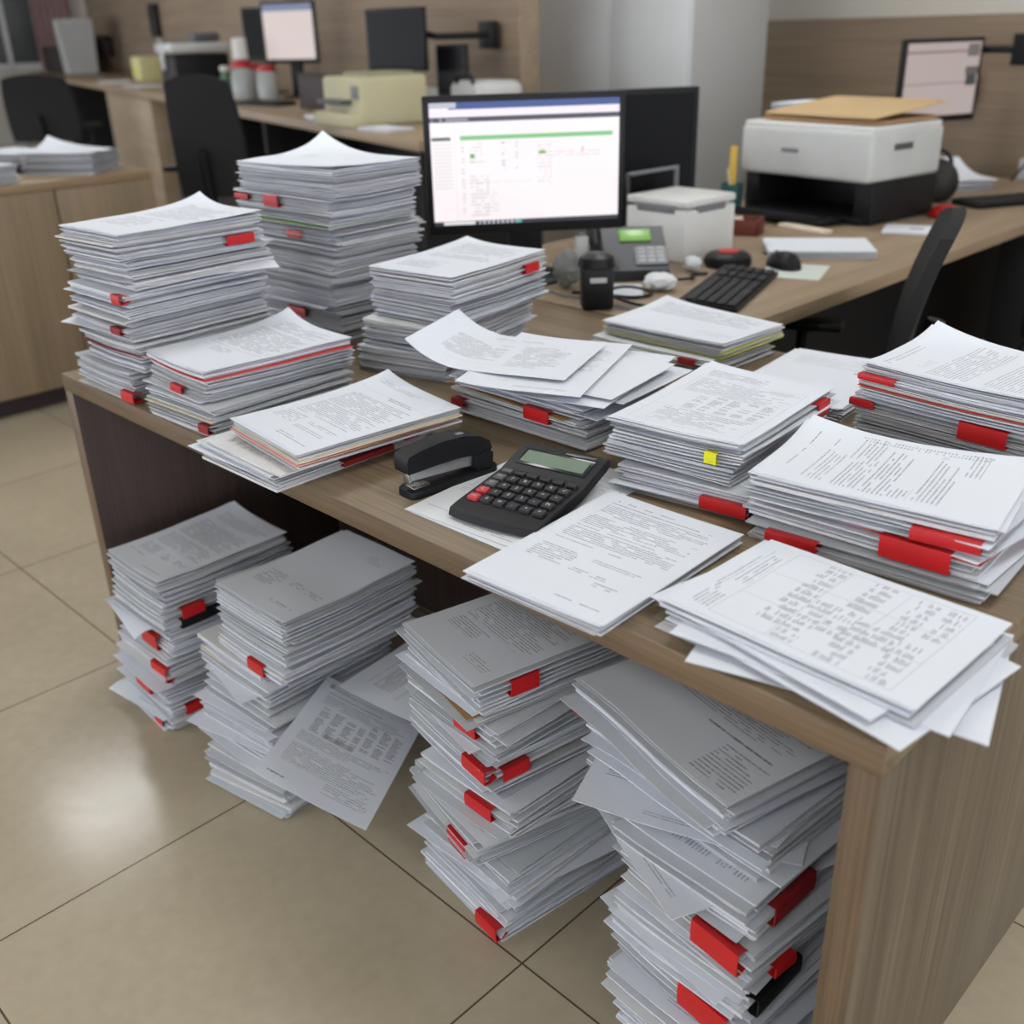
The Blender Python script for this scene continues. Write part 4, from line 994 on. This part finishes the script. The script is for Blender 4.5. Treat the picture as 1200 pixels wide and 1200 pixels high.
# things beyond the printer
def a4pile(label, x, y, rz, h, seed, mat=None, z=None, rough=1.2, w=A4h, d=A4w, curl=None):
    pile(label, None, (x, y), (x, y), rz, w, d, (D_ if z is None else z) + .0008, h, 1, mat or M_paper, seed, rough=rough, topcurl=curl)
P_label = page('print_dark_box', .2, .15, [('s', 80, 120, 50, 90, .45), ('t', 40, 170, 30, 44, 6, .3, .3, 9)], seed=55)
free_sheet('loose_sheet', 'white leaflet with a small dark picture at the worktop edge', a4(.645, 2.50, math.radians(20), DH + .0008, .2, .15), P_label, w=.2, h=.15, thick=.006)
rd = thing('stamp_pad', 'bright red stamp pad beyond the printer', 'stamp pad', (.60, 2.80, DH + .001), .4)
bm = BM(); lathe(bm, [(0, 0), (.05, 0), (.052, .012), (.04, .03), (.02, .04), (0, .04)]); obj('cap', bm, M_red, rd)
bm = BM(); lathe(bm, [(0, 0), (.056, 0), (.056, .006), (0, .006)]); obj('base', bm, M_darkred, rd)
hb = thing('handbag', 'black rounded bag standing on the worktop beside the printer', 'bag', (.42, 3.10, DH + .001), .3)
bm = BM(); bmesh.ops.create_uvsphere(bm, u_segments=20, v_segments=12, radius=1.)
for v in bm.verts: v.co = Vector((v.co.x * .085, v.co.y * .06, (max(v.co.z, -.8) + .8) * .085))
obj('pouch', bm, simple('black_leather', rgb(36, 31, 30), .55, bump=.3, bscale=300), hb)
bm = BM(); tube(bm, [(-.05 * math.cos(a * PI / 10) , 0, .13 + .05 * math.sin(a * PI / 10)) for a in range(11)], .007, 8); obj('strap', bm, M_black, hb)
def slope_sheet(label, cs, mat): return free_sheet('loose_sheet', label, cs, mat, curl=lambda u, v: np.stack([0 * u, 0 * u, .07 * np.clip(.6 - u, 0, 1) ** 2 * 2], -1))
slope_sheet('white sheet curling up in the heap beyond the printer', a4(.27, 3.53, math.radians(-40), DH + .036, .34, .28), M_paper)
a4pile('papers spread on the worktop beyond the black bag', .30, 3.50, -30, .02, 203)
keyboard('black keyboard at the worktop edge beyond the printer', (.66, 3.22, DH + .001), math.radians(62), .40, .14)
monitor('pink lit monitor on a stand before the cladded side wall', (.12, 3.72, 1.08), math.radians(71), .44, .32, 'side', stand=DH + .001, arm=(.36, 3.96, 1.19))
mg = thing('fire_alarm', 'red wall box half hidden by the pink lit monitor', 'wall box', (.02, 4.19, 1.03), BA)
bm = BM(); box(bm, (-.03, .03, 0), (.11, .05, .13), .006); obj('body', bm, M_red, mg)
bm = BM(); box(bm, (-.03, .003, 0), (.06, .006, .06), .002); obj('cover', bm, M_darkred, mg)
cable('black cable hanging on the side wall below the monitor arm', [(.56, 4.04, 1.15), (.55, 4.04, 1.0), (.52, 4.0, .88), (.48, 3.80, .76), (.46, 3.74, DH + .01)], .005, M_black)

# ------------------------------------------------------------------ office chairs
def office_chair(label, x, y, rz, lean=.14, bw=.44, zs=.44, arms=True, bh=.50):
    """faces local -y"""
    t = thing('office_chair', label, 'chair', (x, y, 0), rz, None)
    bm = BM(); plate(bm, rrect(.47, .46, .09, 6), zs - .04, zs + .03, .02); obj('seat', bm, M_mesh, t)
    bm = BM(); n, m_ = 9, 10; rows = []
    for side in (0, 1):
        g = []
        for j in range(m_ + 1):
            v = j / m_
            for i in range(n + 1):
                u = i / n * 2 - 1
                wd = bw / 2 * (1 - .18 * v ** 3 - .1 * (1 - v) ** 3)
                g.append(bm.verts.new((u * wd, .23 + lean * v * .55 + .05 * math.sin(v * PI * .9) * -.5 - .05 * (1 - u * u) * -1 * .4 + side * .028, zs + .10 + v * bh - .03 * u * u * v)))
        rows.append(g)
    N = n + 1
    for j in range(m_):
        for i in range(n):
            a = j * N + i
            bm.faces.new((rows[0][a], rows[0][a + 1], rows[0][a + N + 1], rows[0][a + N])); bm.faces.new((rows[1][a + N], rows[1][a + N + 1], rows[1][a + 1], rows[1][a]))
    ring = [i for i in range(N)] + [j * N + n for j in range(1, m_ + 1)] + [m_ * N + i for i in range(n - 1, -1, -1)] + [j * N for j in range(m_ - 1, 0, -1)]
    for a, b in zip(ring, ring[1:] + ring[:1]): bm.faces.new((rows[0][b], rows[0][a], rows[1][a], rows[1][b]))
    obj('backrest', bm, M_mesh, t)
    bm = BM(); tube(bm, [(0, .1, zs - .05), (0, .25, zs - .03), (0, .285, zs + .1), (0, .30 + lean * .2, zs + .3)], .022, 8); obj('back_bracket', bm, M_black, t)
    if arms:
        for s in (-1, 1):
            bm = BM(); tube(bm, [(s * .2, .02, zs - .03), (s * .27, .02, zs), (s * .275, .02, zs + .19)], .016, 8); a = obj('armrest', bm, M_grey if s > 0 else M_black, t)
            bm = BM(); box(bm, (s * .275, 0, zs + .20), (.07, .24, .026), .01); obj('arm_pad', bm, M_black, a)
    bm = BM(); cyl(bm, (0, 0, .11), (0, 0, zs - .04), .026); obj('gas_column', bm, M_black, t)
    bm = BM()
    for k in range(5):
        a = k * 2 * PI / 5 + .3; tube(bm, [(0, 0, .11), (.28 * math.cos(a), .28 * math.sin(a), .075)], [.028, .016], 8)
    obj('star_base', bm, M_black, t)
    for k in range(5):
        a = k * 2 * PI / 5 + .3; c = Vector((.28 * math.cos(a), .28 * math.sin(a), .03)); d = Vector((-math.sin(a), math.cos(a), 0)) * .018
        bm = BM(); cyl(bm, c - d, c + d, .03, seg=14); obj('caster', bm, M_black2, t)
    return t
# local -y is where the sitter looks
office_chair('black office chair seen edge-on, pushed to the worktop beyond the main desk', 0.86, 1.36, math.radians(-66), .16, zs=.40, bh=.44)
office_chair('black office chair farther along the worktop, almost lost in the dark', 1.42, 3.0, math.radians(-80), .12)

# ------------------------------------------------------------------ wooden cabinet at the side
cb = thing('cabinet', 'low wooden cabinet with upright panel doors and paper stacks on top', 'cabinet', (-1.92, 0, 0))
CY0, CY1, CH, CW = -.75, 1.235, .85, 1.15
bm = BM(); box(bm, (-CW / 2, (CY0 + CY1) / 2, CH - .015), (CW, CY1 - CY0, .03), .002); obj('top_board', bm, M_cabtop, cb)
bm = BM(); box(bm, (-CW / 2 - .006, (CY0 + CY1) / 2, .45), (CW - .03, CY1 - CY0 - .004, .74)); obj('carcass', bm, M_cab, cb, smooth=False)
n = 5; dw_ = (CY1 - CY0) / n
for k in range(n):
    bm = BM(); box(bm, (-.010, CY0 + dw_ * (k + .5), .45), (.018, dw_ - .007, .735), .002); obj('door', bm, M_cab, cb)
bm = BM(); box(bm, (-CW / 2 - .03, (CY0 + CY1) / 2, .04), (CW - .08, CY1 - CY0 - .06, .08)); obj('plinth', bm, M_darkbrown, cb, smooth=False)
a4pile('curled paper stack at the end of the wooden cabinet top', -2.16, 1.03, 38, .075, 301, z=CH, rough=2., curl={(-1, 1): (.05, 3)})
a4pile('low paper stack in the middle of the wooden cabinet top', -2.66, 1.02, 20, .05, 302, z=CH, rough=1.5)
a4pile('tall paper stack at the back of the wooden cabinet top', -2.88, 1.02 - .36, 5, .14, 303, z=CH, rough=1.5)
a4pile('paper stack at the front edge of the wooden cabinet top', -2.10, .62, 8, .06, 304, z=CH, rough=1.5)
mouse('small black mouse lying on the wooden cabinet top', (-2.30, .87, CH + .001), 1.0, 1.)

# ------------------------------------------------------------------ back counter along the cladded wall
HB = .95
def bobj(nm, bm, mat, parent=None, smooth=True): return obj(nm, bm, mat, parent, smooth=smooth)
ct = thing('counter', 'long wooden counter along the cladded back wall with dark space below', 'counter', B(0, 0), BA)
bm = BM(); box(bm, (-6.6, .46, HB - .02), (13.2, .92, .04), .002); bobj('counter_top', bm, M_counter, ct)
bm = BM(); box(bm, (-6.6, .55, .455), (13.1, .02, .90)); bobj('modesty_panel', bm, M_void, ct, False)  # black sheet standing in for the shade below the counter
for s0, s1 in ((-6.9, -4.95),):
    bm = BM(); box(bm, ((s0 + s1) / 2, .28, .455), (s1 - s0, .54, .90), .004); bobj('end_panel', bm, M_counter, ct)
for s in (-3.2, -2.05, -.04, -10.):
    bm = BM(); box(bm, (s, .28, .455), (.04, .52, .90)); bobj('support_panel', bm, M_void, ct, False)
def bt(name, label, cat, s, t, rz=0., group=None): return thing(name, label, cat, B(s, t, HB + .001), BA + rz, group)
def divider(s, w, h, label):
    d = bt('partition_screen', label, 'partition', s, .45)
    bm = BM(); box(bm, (0, 0, h / 2), (.03, w, h), .004); bobj('panel', bm, M_darkbrown, d)
    bm = BM(); box(bm, (0, 0, h + .006), (.034, w, .012), .002); bobj('top_rail', bm, M_black, d)
d = bt('partition_screen', 'dark brown screen on the counter beside the beige printer', 'partition', -2.02, .30)
bm = BM(); box(bm, (.14, 0, .085), (.66, .03, .17), .004); bobj('panel', bm, M_darkbrown, d); bm = BM(); box(bm, (.14, 0, .176), (.66, .034, .012), .002); bobj('top_rail', bm, M_black, d)
d = bt('partition_screen', 'dark brown screen on the counter beside the pale bin', 'partition', -12.6, .30)
bm = BM(); box(bm, (0, 0, .15), (1.7, .03, .30), .004); bobj('panel', bm, M_darkbrown, d); bm = BM(); box(bm, (0, 0, .306), (1.7, .034, .012), .002); bobj('top_rail', bm, M_black, d)
# aged beige printer
bp = bt('printer', 'aged beige printer on the back counter beside the dark screen', 'printer', -.86, .19, math.radians(8))
bm = BM(); box(bm, (0, 0, .10), (.34, .34, .20), .02, seg=3); box(bm, (-.02, -.06, .03), (.36, .30, .06), .01); bobj('body', bm, M_beige, bp)
bm = BM(); box(bm, (0, .02, .205), (.24, .22, .02), .006); bobj('lid', bm, simple('dim_beige_plastic', rgb(150, 146, 120), .6), bp)
bm = BM(); box(bm, (-.02, -.19, .10), (.22, .06, .02), .004); bobj('output_tray', bm, M_keygrey, bp)
bm = BM(); box(bm, (.13, -.176, .14), (.05, .01, .05), .002); bobj('control_panel', bm, M_grey, bp)
# pale telephone / copier with handle
wp = bt('copier', 'pale rounded copier with a dark arched handle behind the lit monitor', 'copier', -.78, .70)
bm = BM(); box(bm, (0, 0, .08), (.30, .24, .16), .04, seg=4); bobj('body', bm, M_lgrey, wp)
bm = BM(); tube(bm, [(-.09, -.10, .13), (-.07, -.11, .18), (0, -.11, .195), (.07, -.11, .18), (.09, -.10, .13)], .010, 8); bobj('handle', bm, M_black, wp)
def bsheet(label, s, t, w, h, mat, z=0., rz=0., n=1):
    p = B(s, t, HB + .0012 + z); return free_sheet('loose_sheet', label, a4(p.x, p.y, BA + rz, p.z, w, h), mat, w=w, h=h, thick=.012)
bsheet('white papers on the counter before the beige printer', -.50, .08, .22, .13, M_paper, rz=.2)
bsheet('white papers on the counter beside the dark brown screen', -1.36, .12, .25, .16, M_paper, rz=-.2)
# computers on the counter
monitor('pale pink lit monitor at the back counter', tuple(B(-3.25, .60, 1.335)), BA + math.radians(34), .42, .36, 'back', stand=HB + .001)
monitor('unlit monitor beside the pale pink lit one', tuple(B(-3.98, .64, 1.33)), BA + math.radians(30), .34, .34, None, stand=HB + .001)
monitor('unlit monitor on a wall arm at the back counter', tuple(B(-1.38, .52, 1.285)), BA + math.radians(14), .46, .28, None, arm=tuple(B(-1.12, .90, 1.295)))
monitor('second unlit monitor, low beside the wall arm one', tuple(B(-1.10, .68, 1.14)), BA + math.radians(6), .26, .24, None, stand=HB + .001)
kbp = B(-2.68, .22, HB + .001); keyboard('black keyboard on the back counter before the pale pink monitor', tuple(kbp), BA + .35, .42, .15)
# black and white printer
bw = bt('printer', 'black printer with a pale grey lid on the back counter', 'printer', -5.1, .42)
bm = BM(); box(bm, (0, 0, .13), (.50, .42, .26), .02, seg=3); bobj('body', bm, M_black, bw)
bm = BM(); box(bm, (0, 0, .30), (.56, .46, .07), .02, seg=3); bobj('lid', bm, M_lgrey, bw)
bm = BM(); box(bm, (-.06, -.225, .22), (.09, .02, .14), .006); bobj('control_panel', bm, M_lgrey, bw)
bm = BM(); box(bm, (.05, .08, .37), (.26, .2, .07), .02); bobj('document_feeder', bm, M_keygrey, bw)
# tissue carton with red band and friends
tc = bt('soap_bottle', 'white pump bottle with red bands on the back counter', 'bottle', -3.42, .32)
bm = BM(); lathe(bm, [(0, 0), (.07, 0), (.075, .02), (.075, .15), (.05, .19), (0, .19)]); bobj('container', bm, M_clearpl, tc)
bm = BM(); lathe(bm, [(.04, .19), (.062, .19), (.062, .22), (.04, .225), (0, .235)]); bobj('red_collar', bm, M_red, tc)
bm = BM(); lathe(bm, [(.045, .235), (.05, .24), (.045, .36), (.0, .365)]); bobj('label_neck', bm, M_white, tc)
for i, (s, t, lb) in enumerate(((-3.66, .46, 'clear jar with a red lid behind the white pump bottle'), (-3.16, .40, 'clear jar with a red lid beside the keyboard on the counter'))):
    j = bt('jar', lb, 'jar', s, t)
    bm = BM(); lathe(bm, [(0, 0), (.06, 0), (.064, .02), (.064, .15), (.05, .17), (0, .17)]); bobj('glass', bm, M_clearpl, j)
    bm = BM(); lathe(bm, [(0, .17), (.056, .17), (.056, .20), (0, .205)]); bobj('lid', bm, M_red, j)
gj = bt('bottle', 'green bottle beside the white pump bottle on the counter', 'bottle', -3.92, .34)
bm = BM(); lathe(bm, [(0, 0), (.06, 0), (.06, .09), (.03, .13), (.03, .16), (0, .16)]); bobj('body', bm, simple('dull_green_plastic', rgb(84, 120, 92), .4), gj)
bm = BM(); lathe(bm, [(0, .16), (.034, .16), (.034, .19), (0, .19)]); bobj('cap', bm, M_white, gj)
rc = bt('red_object', 'small red object standing on the counter behind the dark brown screen', 'cap', -1.86, .62)  # unidentified red object, its shape made up
bm = BM(); lathe(bm, [(0, 0), (.045, 0), (.05, .02), (.05, .07), (.04, .085), (0, .085)]); bobj('shell', bm, M_red, rc)
bm = BM(); lathe(bm, [(0, .085), (.018, .085), (.018, .12), (0, .12)]); bobj('tip', bm, M_red, rc)
# left end of the counter
bn = bt('waste_bin', 'pale grey bin standing on the counter', 'bin', -11.3, .45)
bm = BM(); k = [(-.24, -.2), (.24, -.2), (.24, .2), (-.24, .2)]
lo = [bm.verts.new((x * .86, y * .86, 0)) for x, y in k]; hi = [bm.verts.new((x, y, .62)) for x, y in k]; ih = [bm.verts.new((x * .94, y * .94, .62)) for x, y in k]; il = [bm.verts.new((x * .8, y * .8, .03)) for x, y in k]
for i in range(4):
    j = (i + 1) % 4
    bm.faces.new((lo[i], lo[j], hi[j], hi[i])); bm.faces.new((hi[i], hi[j], ih[j], ih[i])); bm.faces.new((ih[i], ih[j], il[j], il[i]))
bm.faces.new(lo[::-1]); bm.faces.new(il); bobj('bucket', bm, M_lgrey, bn)
bm = BM()
for sx in (-1, 1): box(bm, (sx * .243, 0, .60), (.016, .30, .03), .004)
bobj('rim_grip', bm, M_white, bn)
yb = bt('folder_box', 'pale yellow box of folders on the back counter', 'box', -7.45, .55)
bm = BM(); box(bm, (0, 0, .11), (.40, .28, .22), .01); bobj('box', bm, simple('pale_yellow_card', rgb(206, 202, 150), .7), yb)
bm = BM(); box(bm, (-.02, -.142, .10), (.22, .004, .07)); bobj('label_panel', bm, M_ygreen, yb)
db = bt('folded_cloth', 'dark blue folded cloth behind the pale yellow box', 'cloth', -7.8, .82)
bm = BM(); plate(bm, rrect(.6, .16, .05), 0, .30, .05); bobj('fold', bm, simple('dark_blue_cloth', rgb(76, 82, 100), .9), db); bm = BM(); plate(bm, rrect(.55, .14, .05), .30, .34, .015); bobj('upper_fold', bm, simple('slate_cloth', rgb(96, 98, 110), .9), db)
bsheet('white papers on the counter edge near the black printer', -6.15, .22, .36, .26, M_paper, rz=.2)
bsheet('loose white papers on the counter edge beside the pale bin', -7.5, .20, .5, .28, M_paper, rz=-.1)
# notice board things on the wall
nb_ = thing('wall_box', 'black wall box with a white tag hanging below it', 'wall box', B(-8.75, .92, 1.50), BA)
bm = BM(); box(bm, (0, 0, 0), (.34, .05, .32), .01); bobj('body', bm, M_black, nb_)
bm = BM(); box(bm, (.16, -.01, -.27), (.12, .01, .20), .002); bobj('tag', bm, M_white, nb_)
sh = thing('wall_shelf', 'dark wall shelf above the pale bin', 'shelf', B(-12.1, .78, 1.36), BA)
bm = BM(); box(bm, (0, 0, 0), (1.0, .28, .04), .004); bobj('board', bm, M_darkbrown, sh)
bm = BM(); box(bm, (0, .12, -.12), (1.0, .03, .22), .004); bobj('back_board', bm, M_darkbrown, sh)
for s, lb, c, hh in ((-12.95, 'dark green box beside the pale bin', rgb(40, 54, 46), .40), (-12.45, 'yellow green box beside the pale bin', rgb(150, 142, 90), .36)):
    q = bt('storage_box', lb, 'box', s, .62)
    bm = BM(); box(bm, (0, 0, hh / 2), (.32, .28, hh), .01); bobj('body', bm, simple('box_card' , c, .7), q)
    bm = BM(); box(bm, (0, 0, hh + .012), (.34, .30, .024), .004); bobj('lid', bm, simple('box_lid_card', tuple(x * .8 for x in c[:3]) + (1,), .7), q)
# grey cupboard beside the side wall
gc = thing('cupboard', 'tall light grey cupboard with two doors beyond the worktop', 'cupboard', (-.86, 3.34, 0), BA)
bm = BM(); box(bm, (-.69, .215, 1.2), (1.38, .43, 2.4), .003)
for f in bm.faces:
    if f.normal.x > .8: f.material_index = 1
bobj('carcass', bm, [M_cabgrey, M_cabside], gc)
for k, (x0, x1) in enumerate(((-1.37, -.63), (-.625, -.01))):
    bm = BM(); box(bm, ((x0 + x1) / 2, -.010, 1.22), (x1 - x0, .018, 2.32), .002); dr = bobj('door', bm, M_cabgrey, gc)
    bm = BM(); box(bm, ((x1 - .05 if k == 0 else x0 + .05), -.026, .70), (.02, .02, .16), .004); bobj('handle', bm, M_metal, dr)
# chairs at the back
cpt = B(-1.25, -.36)
office_chair('black mesh office chair at the back counter beyond the wooden cabinet', cpt.x, cpt.y, math.radians(214), .10, .34, .58)
cpt = B(-5.9, -.55)
office_chair('black office chair half hidden behind the wooden cabinet', cpt.x, cpt.y, math.radians(222), .12, .60, .50)
# ------------------------------------------------------------------ camera and light
cd = bpy.data.cameras.new('camera'); cam = bpy.data.objects.new('camera', cd); C.objects.link(cam)
pit, roll, yaw = .43788, -.02769, -.79157
F = Vector((math.sin(yaw) * math.cos(pit), math.cos(yaw) * math.cos(pit), -math.sin(pit)))
R0 = Vector((math.cos(yaw), -math.sin(yaw), 0)); U0 = R0.cross(F)
Rv = R0 * math.cos(roll) + U0 * math.sin(roll); Uv = -R0 * math.sin(roll) + U0 * math.cos(roll)
cam.matrix_world = Matrix(((Rv.x, Uv.x, -F.x, 2.09583), (Rv.y, Uv.y, -F.y, -.78236), (Rv.z, Uv.z, -F.z, 1.3134), (0, 0, 0, 1)))
cd.sensor_width = 36; cd.lens = 36 * 1205.9 / 1200; cd.clip_start = .05
cd.dof.use_dof = True; cd.dof.focus_distance = 1.5; cd.dof.aperture_fstop = 3.2
SC.camera = cam
w = bpy.data.worlds.new('world'); SC.world = w; w.use_nodes = True
bg = w.node_tree.nodes['Background']; bg.inputs[0].default_value = (.86, .91, 1., 1); bg.inputs[1].default_value = 3.3
SC.view_settings.view_transform = 'Standard'
SC.view_settings.exposure = 0
